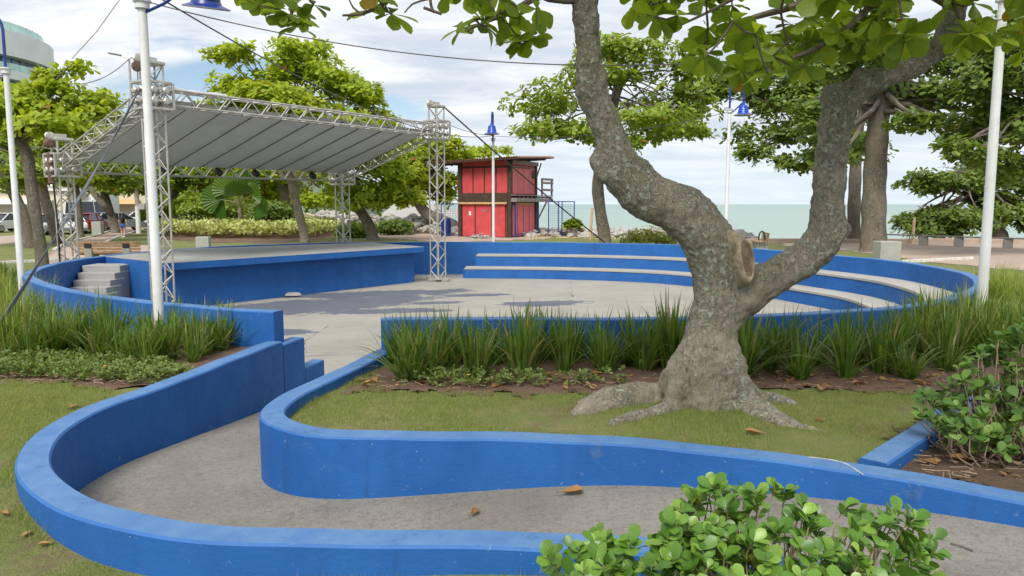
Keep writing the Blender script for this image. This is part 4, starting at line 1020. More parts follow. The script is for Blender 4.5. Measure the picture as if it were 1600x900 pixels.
# ------------------------------------------------------------------ benches, blocks, planters, stakes
def slat_bench(loc, rz, label, L_=2.25, loop=False):
    t = thing('park_bench', loc, label, 'bench', None, rz, True)
    for sx in (-1, 1):
        m = MB(); x = sx * L_ * .29; m.box((x, 0, .2), (.24, .5, .4), 0, .012); m.box((x, -.24, .42), (.24, .10, .42), 0, .012, M=Matrix.Rotation(.12, 3, 'X')); m.build('leg', M_BLOCK, t)
        m = MB(); m.box((x, -.275, .72), (.22, .06, .16), 0, .01); m.build('bracket', M_BLACK, t)
    for k in range(4): m = MB(); m.box((0, -.215 - .012 * k, .50 + .105 * k), (L_, .035, .082), 0, .008); m.build('backrest_slat', M_SLAT, t)
    for k in range(4): m = MB(); m.box((0, -.12 + .12 * k, .425), (L_, .09, .04), 0, .008); m.build('seat_slat', M_SLAT, t)
    return t
def furniture():
    p = D(174, 400, 25.0); z = float(h(p.x, p.y)) - .02
    b = slat_bench((p.x, p.y, z + .03), math.radians(4), 'brown slatted bench with concrete legs behind the stage stairs', 2.12)
    p = G(1187, 391); b2 = slat_bench((p.x, p.y, p.z), math.radians(82), 'slatted bench seen end on behind the forked trunk', 1.7)
    m = MB(); pts = [Vector((-.95, .1 + .14 * math.cos(w), .62 + .32 * math.sin(w))) for w in np.linspace(-.3, 3.44, 12)]; m.tube(pts, .035, 8); m.build('handle', M_BLACK, b2, True)
    BG = 'cast concrete cubes along the paths'
    for (px, py, w, hh, dd, rz, lab) in ((315, 389, .62, .60, .5, .15, 'pale concrete cube in front of the groundcover hedge behind the stage'), (150, 366.5, .66, .95, .6, .1, 'tall pale concrete cube by the footpath under the left trees'), (1391, 407.5, .80, .72, .6, .05, 'large pale concrete cube behind the right end of the arena wall')):
        p = G(px, py); m = MB(); m.box((p.x, p.y + dd / 2, p.z + hh / 2 - .02), (w, dd, hh + .04), rz, .018); tag(m.build('concrete_cube', M_BLOCK, None), lab, 'concrete block', BG)
    # long low bench along the promenade
    a, b = G(1372, 381), G(1700, 393); t = thing('long_bench', a, 'long low plank bench on concrete blocks along the seaside promenade', 'bench')
    dv = b - a; rz = math.atan2(dv.y, dv.x)
    for s, px in enumerate((1454, 1513, 1589, 1660)):
        q = a.lerp(b, (px - 1372) / 328); m = MB(); m.box(q + Vector((0, 0, .22)), (.42, .40, .50), rz + .25, .015); m.build('block', M_BLOCK, t)
    for k in range(3):
        nrm_ = Vector((-dv.y, dv.x, 0)).normalized(); m = MB(); m.box(a.lerp(b, .5) + nrm_ * (-.16 + .16 * k) + Vector((0, 0, .52)), (dv.length, .14, .06), math.atan2(dv.y, dv.x), .008); m.build('plank', M_GWOOD, t)
    a, b = G(905, 364), G(962, 364); t = thing('plank_bench', a, 'low red brown plank seat beside the round planter near the sea', 'bench'); m = MB(); m.box(a.lerp(b, .5) + Vector((0, 0, .32)), ((b - a).length, .32, .07), 0, .01); m.build('plank', M_TILE, t)
    for s in (.15, .85): m = MB(); m.box(a.lerp(b, s) + Vector((0, 0, .14)), (.2, .3, .28), 0, .01); m.build('leg', M_BLOCK, t)
    a, b = G(610, 363), G(645, 363); t = thing('plank_bench', a, 'low plank seat between the two round planters left of the kiosk', 'bench'); m = MB(); m.box(a.lerp(b, .5) + Vector((0, .2, .3)), ((b - a).length - .8, .3, .07), 0, .01); m.build('plank', M_YWOOD, t)
    for s in (.35, .65): m = MB(); m.box(a.lerp(b, s) + Vector((0, .2, .13)), (.2, .28, .26), 0, .01); m.build('leg', M_BLOCK, t)
    for (px, py, r_, lab, hp) in ((607.5, 366, .38, 'left of two round grey planters beside the breakwater', .12), (640.5, 366, .40, 'right of two round grey planters beside the breakwater', .15), (895, 370, .42, 'round grey planter with tufted plant right of the blue fence', .5)):
        p = G(px, py); t = thing('round_planter', p, lab, 'planter', 'round planters near the sea'); m = MB()
        m.lathe(p, [(r_ * .86, 0), (r_, .08), (r_, .26), (r_ * .88, .31), (r_, .36), (r_, .55), (r_ * .9, .62), (r_ * .75, .62), (r_ * .7, .5)], 24); m.build('pot', M_TYRE, t, True)
        n = 46; C = np.array(p)[None] + np.stack([RNG.normal(0, r_ * .3, n), RNG.normal(0, r_ * .3, n), np.full(n, .55)], 1); A = np.stack([RNG.normal(0, .4, n), RNG.normal(0, .4, n), np.ones(n)], 1)
        T, R = rosettes(C, A, 4, RNG, (.5, 1.3)); link('plant', scatter_mesh('plant', T_FAR, T - np.array(p), R, hp * 1.3 + RNG.uniform(0, .15, len(T)), M_LEAF_MID), t)
    for (px, py, Y, hh, lab) in ((922, 366, 46, 2.0, 'leaning grey timber stake near the sea left of the slim trunk'), (1425.5, 381, 42, 1.5, 'raw timber stake before the low almond tree, left one'), (1534.5, 381, 42, 1.35, 'raw timber stake before the low almond tree, right one')):
        p = D(px, py, Y); p.z = float(h(p.x, Y)); dx = .12 if px < 1000 else .03
        m = MB(); m.tube([p - Vector((0, 0, .2)), p + Vector((dx * .5, 0, hh * .5)), p + Vector((dx, 0, hh))], [.085, .08, .075], 8); tag(m.build('stake', M_STAKE, None, True, 40), lab, 'stake', 'timber stakes near the sea')
    # whitewashed kerb by the left lawn, and kerb of the right lawn
    for nm, pl, lab in (('lawn_kerb', ((-40, 413), (30, 410.5), (100, 407), (160, 402)), 'whitewashed kerb edging the left lawn'), ('path_kerb', ((85, 391), (110, 379), (150, 368.5), (195, 353.5)), 'whitewashed kerb on the left edge of the footpath'), ('path_kerb', ((164, 380), (176, 374), (214, 362), (240, 357)), 'whitewashed kerb on the hedge side of the footpath'), ('lawn_kerb', ((1412, 410), (1480, 407), (1520, 405)), 'pale kerb edging grass by the right promenade')):
        pts = [G(*q) for q in pl]; m = MB(); c = resample(catmull(pts, .3), .3); sweep_wall(m, c, .16, 0, .09, .01, .006)
        nn = 6
        for i, p in enumerate(c):
            for k in range(nn): v = m.v[i * nn + k]; v.z += p.z if v.z > .02 else p.z - .3
        tag(m.build(nm, M_KERB, None, True, 35), lab, 'kerb')
    # retaining bank behind the right promenade
    a, b = G(1165, 379), G(2300, 384); m = MB(); c = resample([a, b], .5); sweep_wall(m, c, .35, -1.6, -.38, .03, .03); tag(m.build('sea_wall', M_PROM, None, True, 35), 'low brownish wall at the back of the seaside promenade', 'wall')
furniture()

# ------------------------------------------------------------------ breakwater
def rocks():
    r = random.Random(21); meshes = []
    for k in range(7):
        m = MB(); vs = []; n = 8; m.lathe((0, 0, 0), [(.12, -.42), (.42, -.3), (.52, 0), (.4, .28), (.15, .4)], n)
        for v in m.v: s = 1 + r.uniform(-.28, .28); v.x *= s * 1.15; v.y *= s; v.z *= s * .85
        meshes.append(mesh_from('rock', m.v, m.f, M_ROCK))
    spots = []
    for k in range(1900):
        s = r.random(); x = -34 + s * 62; y0 = float(shore(x)); 
        if x > 15: continue
        q = r.uniform(0, 1); y = y0 - 1.5 + q * (10 if x > -9 else 18); ht = .95 * math.sin(math.pi * min(1, q * 1.2 + .05)) ** .8
        if x > -5: ht *= .42
        z = float(h(x, y)) * .55 - .35 + ht * 1.25 * r.uniform(.75, 1.1); sc = r.uniform(.4, .95) * (1.0 if x < -4 else .8)
        spots.append((proj((x, y, z))[2] / sc, x, y, z, sc))
    spots.sort(); bulk = MB()
    for i, (_, x, y, z, sc) in enumerate(spots):
        me = meshes[i % 7]; M = Matrix.Translation((x, y, z)) @ Matrix.Rotation(r.uniform(0, 6.28), 4, 'Z') @ Matrix.Rotation(r.uniform(-.5, .5), 4, 'X') @ Matrix.Diagonal((sc * r.uniform(.8, 1.3), sc, sc * r.uniform(.7, 1), 1))
        if i < 300:
            o = bpy.data.objects.new('rock', me); COL.objects.link(o); o.matrix_world = M; tag(o, 'pale grey boulder piled in the breakwater along the shore', 'rock', 'boulders of the breakwater')
        else: bulk.add([M @ v.co for v in me.vertices], [tuple(p.vertices) for p in me.polygons])
    tag(bulk.build('breakwater_rocks', M_ROCK, None), 'mass of pale grey boulders along the shore', 'rocks', None, 'stuff')
rocks()

# ------------------------------------------------------------------ the forked tree in front
def main_tree():
    Y0 = 5.85
    base = G(1120, 632)
    t = thing('almond_tree', base, 'big forked almond tree with lichened bark and spreading roots on the near lawn', 'tree')
    def px_path(l): # (px, py, half width in px, depth)
        return [(D(x, y, Y), w * Y / F) for x, y, w, Y in l]
    stemA = px_path([(1112, 665, 58, 5.88), (1102, 612, 52, 5.86), (1100, 575, 44, 5.85), (1108, 535, 39, 5.85), (1120, 480, 37, 5.85), (1124, 428, 34, 5.85), (1110, 385, 34, 5.83), (1088, 352, 33, 5.82), (1050, 322, 31, 5.8), (1012, 306, 31, 5.76), (980, 276, 30, 5.74), (962, 250, 27, 5.72), (950, 205, 18, 5.68), (931, 160, 20, 5.65), (922, 110, 18, 5.6), (918, 55, 16, 5.55), (915, 0, 17, 5.5), (908, -60, 19, 5.45), (890, -140, 18, 5.4), (860, -240, 15, 5.3), (840, -360, 10, 5.2)])
    stemB = px_path([(1132, 490, 30, 5.85), (1178, 450, 27, 5.83), (1222, 424, 24, 5.8), (1262, 400, 25, 5.78), (1291, 366, 25, 5.76), (1295, 318, 21, 5.75), (1296, 265, 21, 5.75), (1304, 215, 21, 5.75), (1312, 168, 22, 5.74), (1342, 138, 18, 5.7), (1395, 117, 13.5, 5.66), (1442, 94, 16, 5.62), (1480, 60, 17, 5.6), (1491, 20, 16, 5.58), (1494, -60, 16, 5.5), (1510, -160, 14, 5.3), (1500, -300, 10, 5.0)])
    stemA = [(p, r_ * (1.22 if p.z > .95 else 1.04)) for p, r_ in stemA]; stemB = [(p, r_ * 1.15) for p, r_ in stemB]
    stub = px_path([(1310, 180, 21, 5.74), (1300, 150, 19, 5.76), (1296, 135, 12, 5.77)])
    roots = [[(1098, 535, 30, 5.84), (1072, 582, 32, 5.8), (1042, 608, 29, 5.75), (1000, 612, 30, 5.7), (955, 618, 31, 5.65), (915, 634, 22, 5.6), (890, 646, 8, 5.56)],
             [(1096, 560, 30, 5.78), (1076, 606, 27, 5.68), (1050, 630, 18, 5.58), (1010, 642, 15, 5.5), (975, 654, 10, 5.44), (950, 664, 4, 5.4)],
             [(1112, 520, 30, 5.82), (1132, 575, 34, 5.76), (1162, 622, 28, 5.66), (1205, 645, 23, 5.5), (1240, 660, 15, 5.4), (1275, 668, 8, 5.34), (1300, 674, 3, 5.3)],
             [(1112, 525, 28, 5.86), (1138, 578, 26, 5.9), (1174, 612, 19, 5.93), (1220, 624, 10, 5.95), (1250, 630, 4, 5.95)],
             [(1090, 560, 26, 5.78), (1064, 600, 20, 5.72), (1042, 630, 11, 5.62)]]
    m = MB()
    def add(l, n=20, wob=.05, flat=False):
        pts = [Vector(p) for p, _ in l]; cp = catmull(pts, .07); k = len(cp); 
        cum = [0.0]
        for a, b in zip(pts, pts[1:]): cum.append(cum[-1] + (b - a).length)
        acc = 0; rr = []
        for i, p in enumerate(cp):
            if i: acc += (p - cp[i - 1]).length
            rr.append(float(np.interp(acc, cum, [r for _, r in l])))
        m.tube(cp, rr, n); return cp
    cpA = add(stemA); cpB = add(stemB); add(stub)
    for r_ in roots:
        l = []
        for (x, y, w, Y) in r_:
            p = G(x, y + w * .4) if y > 605 else D(x, y, Y); w_ = w * p.y / F; l.append((Vector((p.x, p.y, p.z + (-w_ * .12 if y > 605 else 0))), w_))
        add(l, 14)
    def lump(px, py, Y, r, sy=1.0):
        c = D(px, py, Y); m.lathe(c, [(r * math.sin(w), -r * sy * math.cos(w)) for w in np.linspace(.15, 2.99, 9)], 14)
    for a in ((936, 252, 5.70, .075), (945, 268, 5.68, .085), (952, 212, 5.64, .075), (912, 142, 5.62, .07), (1283, 388, 5.74, .105), (1310, 358, 5.74, .10), (1300, 300, 5.75, .095), (1160, 468, 5.77, .10), (1345, 120, 5.68, .075), (1308, 150, 5.72, .10)): lump(*a)
    # ring of callus round the sawn limb
    cut = D(1166, 405, 5.58); ax = Vector((.34, -.94, .03)).normalized(); R = ax.to_track_quat('Z', 'Y').to_matrix()
    def oval(r, z, k, n): w = 2 * math.pi * k / n; rr = r * (1 + .05 * math.sin(3 * w + 1)); return cut + R @ Vector((rr * math.cos(w) * .50 - .26 * rr * math.sin(w), rr * math.sin(w) * 1.32, z))
    vs = [oval(r, z, k, 18) for r, z in ((.16, -.24), (.145, -.14), (.118, -.075)) for k in range(18)]
    m.add(vs, [(i * 18 + k, i * 18 + (k + 1) % 18, i * 18 + 18 + (k + 1) % 18, i * 18 + 18 + k) for i in range(2) for k in range(18)] + [tuple(range(17, -1, -1)), tuple(36 + k for k in range(18))])
    tr = m.build('trunk', M_BARK, t, True)
    rm = tr.modifiers.new('union', 'REMESH'); rm.mode = 'VOXEL'; rm.voxel_size = .017; rm.use_smooth_shade = True
    sm = tr.modifiers.new('soften', 'SMOOTH'); sm.factor = .6; sm.iterations = 8
    for nm, sc, stg in (('swell', .34, .05), ('knots', .12, .040), ('plates', .034, .024)):
        tx = bpy.data.textures.new(nm, 'CLOUDS'); tx.noise_scale = sc; tx.noise_depth = 3
        dm = tr.modifiers.new(nm, 'DISPLACE'); dm.texture = tx; dm.strength = stg; dm.mid_level = .5; dm.texture_coords = 'LOCAL'
    # sawn face
    for nm, mt, rings in (('sawn_face', M_CUT, ((.004, .012), (.03, .006), (.06, .013), (.088, .008), (.104, .012))), ('callus_ring', M_CALLUS, ((.101, .010), (.108, .019), (.122, .018), (.140, -.006), (.158, -.06), (.175, -.16)))):
        m = MB(); vs = [oval(r, z, k, 28) for r, z in rings for k in range(28)]; m.add(vs, [(i * 28 + k, i * 28 + (k + 1) % 28, i * 28 + 28 + (k + 1) % 28, i * 28 + 28 + k) for i in range(len(rings) - 1) for k in range(28)]); m.build(nm, mt, t, True, 60)
    # branches: those in view follow the photograph, the rest fill the crown above
    nodes = []; br = MB(); C = []; A = []; rng = np.random.default_rng(5); r = random.Random(4)
    def twig(l, Y, w0, w1, ros, dY=.0):
        pts = catmull([D(x, y, Y + dY * i) for i, (x, y) in enumerate(l)], .08); br.tube(pts, list(np.linspace(w0, w1, len(pts))), 6); ros = sorted(ros, key=lambda q: min((D(q[0], q[1], Y + q[2]) - p).length for p in pts))
        for (x, y, dy) in ros:
            c = D(x, y, Y + dy); C.append(c); A.append(Vector((r.uniform(-.35, .35), r.uniform(-.35, .35), r.uniform(.2, .8))))
            q = min(nodes + pts, key=lambda p: (p - c).length); br.tube([q, q.lerp(c, .5) + Vector((0, 0, -.02)), c], [.009, .0075, .006], 5); nodes.append(c)
    def roslist(l): return [(x, y, r.uniform(-.25, .25)) for x, y in l]
    twig([(905, -10), (860, -12), (800, -40), (700, -75), (560, -70), (470, -40), (455, 25)], 5.45, .075, .012, roslist([(382, -12), (405, 6), (428, -8), (436, 14), (448, 22), (462, 34), (470, 12), (490, 8), (478, -14), (412, -26), (508, -28), (462, 40)]), .02)
    twig([(700, -75), (640, -30), (600, 5), (565, 22), (535, 24)], 5.5, .03, .008, roslist([(588, -6), (572, 16), (612, 22), (600, -18)]))
    twig([(565, 22), (552, 12), (545, -2)], 5.5, .010, .006, [])
    twig([(730, -70), (700, -30), (672, -2), (678, 20)], 5.5, .022, .008, [])
    twig([(672, -2), (645, 6), (632, 20)], 5.5, .008, .005, []); twig([(662, 12), (690, 22)], 5.5, .012, .011, [])
    twig([(860, -12), (830, 0), (800, 18), (765, 32), (735, 45)], 5.42, .03, .008, roslist([(722, 44), (742, 30), (760, 40), (775, 22), (795, 38), (812, 56), (806, 66), (828, 62), (800, 6), (780, -6), (838, 14), (752, 8), (722, -8), (700, -14)]))
    twig([(775, 28), (768, 10), (755, -20)], 5.42, .014, .008, [])
    twig([(1060, -90), (1030, -40), (1015, 0), (1010, 18)], 5.35, .02, .008, roslist([(995, 6), (1010, 20), (1024, 26), (1030, 4), (1005, -16), (1040, -20)]))
    lr = []
    while len(lr) < 96:
        x = r.uniform(1045, 1430); y = r.uniform(-70, 128)
        lim = np.interp(x, [1045, 1100, 1150, 1245, 1262, 1330, 1430], [62, 92, 128, 130, 96, 78, 60])
        if y < lim: lr.append((x, y, r.uniform(-.5, .6)))
    twig([(1480, 0), (1420, -30), (1330, -25), (1240, 10), (1160, 34), (1100, 72), (1070, 80)], 5.3, .05, .009, lr[:36]); twig([(1400, -40), (1350, 20), (1300, 62), (1220, 98), (1170, 112)], 5.1, .03, .008, lr[36:66]); twig([(1330, -25), (1250, -40), (1180, -20), (1120, 12), (1062, 40)], 5.4, .03, .008, lr[66:])
    lr = [(x, y, d) for x, y, d in ((r.uniform(1486, 1625), r.uniform(-70, 84), r.uniform(-.5, .5)) for _ in range(40)) if not (1545 < x < 1590 and y > 15)]
    twig([(1490, -20), (1530, -40), (1580, -10), (1640, 30)], 5.3, .05, .012, lr)
    n_in = len(C)
    blobs = [(.8, 5.6, 4.9, 3.3, 2.8, 1.15), (2.9, 4.2, 4.6, 2.4, 2.2, .9), (-1.4, 4.3, 4.7, 2.2, 2.2, .85), (1.0, 2.4, 4.5, 2.8, 1.6, .8), (3.8, 6.6, 4.7, 2.0, 2.0, .8)]
    bp, bd = blob_points(blobs, 430, rng, .25); keep = []
    for p, d in zip(bp, bd):
        if p[1] < .3: keep.append((p, d)); continue
        x, y, dep = proj(p)
        if dep < .2 or y < -55 or x < -80 or x > 1690: keep.append((p, d))
    for k, (p, d) in enumerate(keep): C.append(Vector(p)); A.append(Vector((d[0] * .5, d[1] * .5, .5)))
    for k in range(46):
        q = Vector(keep[(k * 17) % len(keep)][0]); s = (cpA if q.x < 1.6 else cpB)[-1 - (k * 5) % 9]
        mid = s.lerp(q, .5) + Vector((0, 0, .25)); cp = catmull([s, mid, q], .25)
        if all(proj(p)[1] < 20 or p.y < .4 for p in cp): br.tube(cp, list(np.linspace(.05, .01, len(cp))), 5)
    br.build('branches', M_TWIG, t, True)
    C = np.array([tuple(c) for c in C]); A = np.array([tuple(a) for a in A])
    T, R = rosettes(C, A, 7, rng, (-.65, .35), .10); scl = .17 * rng.uniform(.62, 1.18, len(T))
    tip = T + R[:, :, 0] * scl[:, None] * .5; sc_ = []
    for i, p in enumerate(tip):
        x, y, dep = proj(p); vis = dep > .5 and -15 < x < 1615 and -12 < y < 400
        sc_.append(scl[i] / dep if vis else -1)
    order = np.argsort(-np.array(sc_)); lead = [i for i in order[:300] if sc_[i] > 0]; rest = np.setdiff1d(np.arange(len(T)), lead)
    leafme = scatter_mesh('leaf', T_ALM, np.zeros((1, 3)), np.eye(3)[None], [1.0], M_LEAF_MAIN, True)
    for i in lead:
        o = bpy.data.objects.new('leaf', leafme); COL.objects.link(o); o.parent = t
        Rm = Matrix(R[i].tolist()).to_4x4(); s = float(scl[i]); o.matrix_basis = Matrix.Translation(Vector(T[i]) - base) @ Rm @ Matrix.Diagonal((s, s * r.uniform(.95, 1.25), s, 1))
    tag(link('foliage', scatter_mesh('foliage', T_ALM, T[rest] - np.array(base), R[rest], scl[rest], M_LEAF_MAIN, True), t), kind='stuff')
    # loose fruit stalk hanging
    return t
main_tree()

# ------------------------------------------------------------------ trees behind
def tpath(l):  # (px, py, half px, Y)
    return [(D(x, y, Y), w * Y / F) for x, y, w, Y in l]
def bl(px, py, Y, rx, rz, ry=None):  # blob given in pixels
    c = D(px, py, Y); k = Y / F; return (c.x, c.y, c.z, rx * k, (ry if ry else rx * .8) * k, rz * k)
def ground_start(l):
    (x, y, w, Y) = l[0]; p = D(x, y, Y); z = float(h(p.x, Y)); return [(Vector((p.x, Y, z - .15)), w * Y / F * 1.25), (Vector((p.x, Y, z + .35)), w * Y / F)] + tpath(l[1:])
def T(name, l, blobs, label, mat, **k):
    g = ground_start(l); b = g[0][0] + Vector((0, 0, .15)); return tree(name, b, g, blobs, label, mat, **k)
# almond tree right behind the leaning stem
T('almond_tree', [(946, 392, 10, 35), (938, 330, 9, 35), (934, 285, 9, 35), (945, 235, 8, 35), (955, 190, 7, 35), (962, 150, 6, 35), (965, 115, 5, 35)],
  [bl(850, 160, 34.5, 75, 26), bl(905, 205, 34, 80, 22), bl(1010, 195, 34.5, 105, 26), bl(930, 120, 35, 70, 24), bl(1000, 85, 35.5, 70, 38), bl(1065, 120, 35, 55, 36), bl(840, 205, 34, 55, 14), bl(950, 70, 35, 50, 22), bl(1040, 165, 36, 70, 30), bl(960, 225, 33, 46, 14), bl(1080, 205, 35, 42, 10)],
  'light green almond tree behind the leaning stem, slim trunk before the sea', M_LEAF_MID, n=1350, leaf=.33, seed=1, limbs=44)
T('almond_tree', [(1333, 372, 10, 44), (1336, 280, 9, 44), (1340, 210, 8, 44), (1350, 150, 7, 44)],
  [bl(1210, 150, 42, 85, 42), bl(1290, 230, 41, 90, 36), bl(1200, 210, 42, 55, 34), bl(1330, 120, 44, 80, 45), bl(1240, 90, 43, 75, 30), bl(1175, 240, 41, 30, 18), bl(1150, 130, 42, 55, 40), bl(1260, 255, 40, 50, 16), bl(1120, 150, 42, 40, 26)],
  'dark almond tree with slim pale trunk right of the forked stem', M_LEAF_DARK, n=1500, leaf=.40, seed=2, limbs=40)
T('almond_tree', [(1364, 388, 19, 34), (1366, 300, 17, 34), (1370, 220, 16, 34), (1376, 160, 15, 34), (1384, 120, 13, 34)],
  [bl(1440, 150, 34, 80, 28), bl(1380, 90, 34, 110, 40), bl(1500, 205, 33, 95, 30), bl(1470, 90, 35, 80, 40), bl(1290, 180, 33, 60, 34), bl(1440, 190, 32, 46, 18), bl(1560, 180, 33, 70, 40), bl(1300, 245, 33, 40, 16)],
  'dark almond tree with the thickest upright trunk behind the arena', M_LEAF_DARK, n=1500, leaf=.36, seed=3, limbs=36)
T('almond_tree', [(1690, 400, 18, 30), (1680, 300, 16, 30), (1660, 220, 14, 30), (1640, 160, 12, 30)],
  [bl(1560, 130, 30, 75, 50), bl(1620, 200, 30, 90, 45), bl(1590, 60, 30, 90, 45), bl(1520, 240, 29, 55, 22), bl(1700, 120, 30, 90, 70), bl(1570, 265, 31, 50, 22)],
  'dark almond tree leaning in from beyond the right edge', M_LEAF_DARK, n=1700, leaf=.34, seed=4, limbs=30)
T('almond_tree', [(1560, 377, 12, 46), (1540, 345, 11, 46), (1520, 310, 9, 46), (1515, 285, 8, 46)],
  [bl(1450, 345, 45, 55, 20), bl(1520, 340, 44, 80, 26), bl(1480, 285, 45, 65, 22), bl(1560, 280, 46, 75, 26), bl(1440, 295, 45, 32, 12), bl(1580, 320, 45, 60, 32), bl(1620, 340, 45, 50, 24), bl(1475, 362, 44, 60, 8)],
  'low spreading almond tree with branches down to the sand at right', M_LEAF_DARK, n=1700, leaf=.38, seed=5, limbs=44)
# behind the stage
T('almond_tree', [(476, 378, 7, 42), (465, 325, 6.5, 42), (455, 280, 6.5, 42), (448, 230, 6, 42), (455, 170, 5, 42)],
  [bl(440, 95, 42, 75, 24), bl(375, 85, 41, 45, 14), bl(500, 120, 42, 75, 30), bl(400, 135, 41, 70, 30), bl(560, 150, 42, 55, 26), bl(470, 165, 41, 110, 30), bl(365, 165, 41, 50, 22), bl(590, 185, 43, 45, 16), bl(430, 195, 40, 100, 26), bl(560, 190, 41, 60, 20), bl(340, 88, 41, 24, 10), bl(470, 75, 42, 45, 15)],
  'tall bright green almond tree rising behind the canopy', M_LEAF_BRIGHT, n=1700, leaf=.42, seed=6, limbs=46, tilt=(-.2, .5))
T('almond_tree', [(458, 345, 10, 62), (448, 310, 10, 62), (440, 280, 9, 62), (430, 250, 8, 62)],
  [bl(420, 265, 62, 70, 24), bl(500, 250, 63, 70, 26), bl(500, 315, 61, 50, 16), bl(360, 260, 62, 60, 26), bl(525, 285, 62, 45, 20), bl(440, 300, 64, 60, 20)],
  'bright green tree with dark leaning trunk behind the pale trunk of the hedge', M_LEAF_BRIGHT, n=1000, leaf=.5, seed=7)
T('almond_tree', [(582, 362, 9, 46), (570, 340, 8.5, 46), (548, 308, 8, 46), (530, 275, 7.5, 46), (520, 240, 7, 46)],
  [bl(600, 300, 45, 45, 22), bl(560, 250, 46, 60, 26), bl(605, 262, 45, 50, 24), bl(535, 300, 45, 30, 16), bl(575, 320, 45, 40, 12), bl(630, 310, 46, 32, 14), bl(500, 245, 46, 45, 22)],
  'bright green tree with trunk leaning left beside the breakwater', M_LEAF_BRIGHT, n=1000, leaf=.38, seed=8)
T('almond_tree', [(712, 372, 11, 57), (690, 345, 10, 57), (668, 335, 9, 57), (655, 318, 8, 57), (652, 295, 8, 57), (655, 270, 7, 57)],
  [bl(640, 250, 56, 65, 24), bl(690, 285, 58, 40, 22), bl(630, 285, 56, 45, 18), bl(700, 245, 58, 45, 18), bl(680, 230, 57, 60, 16), bl(695, 310, 58, 24, 10), bl(755, 237, 60, 40, 9), bl(610, 240, 56, 40, 20), bl(640, 305, 57, 30, 10)],
  'bright green almond tree with curved dark trunk left of the kiosk', M_LEAF_BRIGHT, n=1200, leaf=.46, seed=9, limbs=34)
# left side
T('almond_tree', [(66, 412, 9, 24), (60, 360, 8, 24), (50, 300, 8.5, 24), (44, 250, 9, 24), (34, 225, 8, 24), (15, 205, 7, 24)],
  [bl(60, 160, 24, 75, 28), bl(120, 175, 24, 70, 24), bl(25, 150, 24, 50, 20), bl(95, 135, 24, 34, 16), bl(160, 190, 25, 45, 16), bl(100, 200, 23, 80, 16), bl(20, 190, 24, 60, 30), bl(150, 165, 24, 45, 18), bl(-40, 165, 24, 60, 36), bl(116, 104, 24, 18, 14), bl(80, 118, 24, 22, 10)],
  'bright green almond tree with forked trunk at far left of the arena', M_LEAF_BRIGHT, n=1000, leaf=.28, seed=10, limbs=40)
T('almond_tree', [(44, 382, 12, 38), (36, 340, 9, 38), (20, 300, 8, 38), (0, 265, 8, 38), (-20, 230, 7, 38)],
  [bl(0, 250, 38, 70, 30), bl(50, 270, 38, 50, 18), bl(-50, 210, 38, 80, 40), bl(20, 285, 38, 40, 14), bl(110, 255, 39, 50, 22)], 'tree with broad base leaning left behind the far left lamp post', M_LEAF_MID, n=620, leaf=.36, seed=11)
T('almond_tree', [(90, 372, 8, 43), (76, 330, 7.5, 43), (66, 290, 7, 43), (70, 250, 6, 43)],
  [bl(90, 235, 43, 65, 26), bl(130, 265, 43, 50, 18), bl(60, 262, 42, 36, 18), bl(110, 215, 43, 70, 20)], 'tree with pale slanting trunk between the two left tree trunks', M_LEAF_BRIGHT, n=700, leaf=.38, seed=12)
T('almond_tree', [(124, 360, 6, 50), (122, 320, 5.5, 50), (118, 285, 5, 50), (125, 260, 5, 50)],
  [bl(130, 268, 50, 55, 20), bl(175, 280, 51, 45, 16), bl(100, 280, 50, 40, 14), bl(150, 250, 50, 55, 14)], 'tree with dark upright trunk beside the back left canopy tower', M_LEAF_MID, n=600, leaf=.42, seed=13)
T('almond_tree', [(180, 353, 6, 58), (170, 325, 6, 58), (162, 300, 5.5, 58), (155, 275, 5, 58)],
  [bl(190, 285, 58, 50, 18), bl(160, 290, 58, 40, 14), bl(230, 290, 60, 45, 18), bl(200, 265, 58, 60, 14)], 'tree with grey trunk leaning left behind the footpath', M_LEAF_MID, n=650, leaf=.45, seed=14, extra=[tpath([(174, 335, 5, 58), (160, 318, 5, 57), (146, 300, 5, 57), (136, 285, 4, 57)])])
T('almond_tree', [(276, 344, 6, 64), (270, 315, 5.5, 64), (276, 295, 5, 64), (284, 275, 4, 64)],
  [bl(290, 285, 64, 45, 20), bl(250, 280, 64, 40, 18), bl(330, 285, 66, 45, 20), bl(300, 262, 64, 60, 16)], 'mid green tree with grey trunk left of the fan palm', M_LEAF_MID, n=700, leaf=.5, seed=15)
T('almond_tree', [(410, 346, 6, 70), (408, 320, 6, 70), (404, 300, 5, 70), (412, 280, 4, 70)],
  [bl(400, 290, 70, 60, 22), bl(340, 300, 72, 40, 16), bl(450, 300, 72, 45, 16), bl(420, 268, 70, 70, 16)], 'dark green tree behind the fan palm', M_LEAF_MID, n=700, leaf=.55, seed=16)
